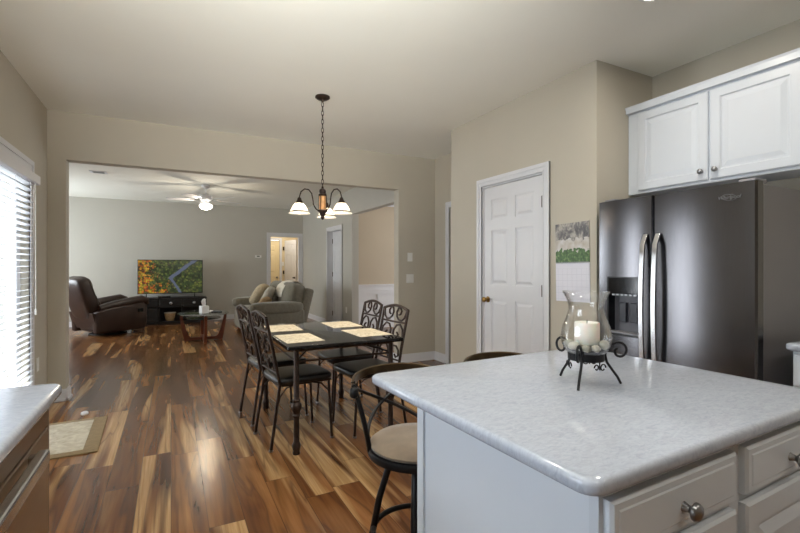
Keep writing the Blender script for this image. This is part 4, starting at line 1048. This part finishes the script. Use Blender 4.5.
for x in (-.42, .36):
    for y in (-HW + .14, HW - .14): MB().box(x - .04, x + .04, y - .04, y + .04, 0, .075, .006).build('foot', 'cherry', sf)
def at_sofa(p): return Matrix.Translation((1.70, 8.80, 0)) @ Matrix.Rotation(R(3), 4, 'Z') @ Vector(p)
def pillow(label, mat, p, d, rot):
    o = MB().sell((0, 0, 0), d, .62, 24, 14).build('throw_pillow', mat, smooth=75); o.location = at_sofa(p); o.rotation_euler = rot
    tag(o, label, 'pillow', 'loose pillows on the sofa'); return o
pillow('large beige woven pillow leaning on the sofa arm nearest the television', 'pillow_beige', (-.09, .42, .71), (.10, .26, .23), (R(0), R(32), R(-30)))
pillow('light grey pillow behind the small tan one on the sofa', 'pillow_grey', (-.05, -.05, .70), (.08, .21, .20), (0, R(28), R(-22)))
pillow('small tan pillow lying in the middle of the sofa', 'pillow_tan', (-.20, -.40, .60), (.07, .20, .12), (0, R(40), R(-30)))
# throw draped over the sofa back
mb = MB(); rs = []
pr = [(.12, .70), (.14, .80), (.19, .90), (.27, .965), (.36, .985), (.45, .965), (.53, .90), (.555, .78), (.545, .68)]
for y in (.06, -.02, -.10, -.18, -.26, -.34, -.42):
    ring = [(x + .004 * math.sin(y * 60 + k), y, z + .012) for k, (x, z) in enumerate(pr)] + [(x + .008 if x < .35 else x - .008, y, z - .004) for x, z in pr[::-1]]
    rs.append([at_sofa((p[0] + .015 * (-1 if p[0] < .3 else 1), p[1] , p[2])) for p in ring])
mb.rings(rs); tag(mb.build('throw_blanket', 'cream', smooth=70), 'cream throw blanket draped over the sofa back', 'blanket')

# ------------------------------------------------------------------ ceiling fan
fn = thing('ceiling_fan', 'white ceiling fan with lit globe in the living room', 'ceiling fan', (.56, 8.75, 0))
MB().lathe([(.001, CE), (.07, CE), (.07, CE - .03), (.045, CE - .055), (.014, CE - .06), (.014, CE - .17), (.001, CE - .17)], n=24).build('canopy', 'trim', fn, smooth=40)
MB().lathe([(.02, CE - .16), (.08, CE - .175), (.11, CE - .20), (.11, CE - .25), (.08, CE - .28), (.05, CE - .30), (.05, CE - .32), (.001, CE - .32)], n=28).build('motor', 'trim', fn, smooth=40)
for k in range(5):
    A = R(20 + 72 * k); e = Vector((math.cos(A), math.sin(A), 0)); t_ = Vector((-e.y, e.x, 0))
    mb = MB(); rs = []
    for r, w_ in ((.19, .045), (.24, .058), (.45, .066), (.60, .070), (.645, .060), (.66, .035)):
        c = e * r + Vector((0, 0, CE - .262)); tt = t_ * w_ + Vector((0, 0, w_ * .2)); 
        rs.append([c - tt - Vector((0, 0, .003)), c + tt - Vector((0, 0, .003)), c + tt + Vector((0, 0, .003)), c - tt + Vector((0, 0, .003))])
    mb.rings(rs); b = mb.build('blade', 'trim', fn)
    MB().tube([e * .09 + Vector((0, 0, CE - .258)), e * .15 + Vector((0, 0, CE - .268)), e * .26 + Vector((0, 0, CE - .264))], .01, sec=(.03, .006)).build('blade_arm', 'nickel', b)
MB().lathe([(.05, CE - .315), (.062, CE - .325), (.062, CE - .335)], n=24).build('lamp_fitter', 'trim', fn, smooth=40)
MB().lathe([(.055, CE - .33), (.095, CE - .345), (.112, CE - .375), (.104, CE - .405), (.07, CE - .43), (.03, CE - .443), (.001, CE - .446)], n=28).build('lamp_globe', 'globe', fn, smooth=60)
point('fan_lamp', (.56, 8.75, CE - .52), 15, (1, .88, .7), .08)
for o in list(bpy.data.objects):
    if o.type == 'EMPTY' and not o.children and 'category' not in o: bpy.data.objects.remove(o, do_unlink=True)
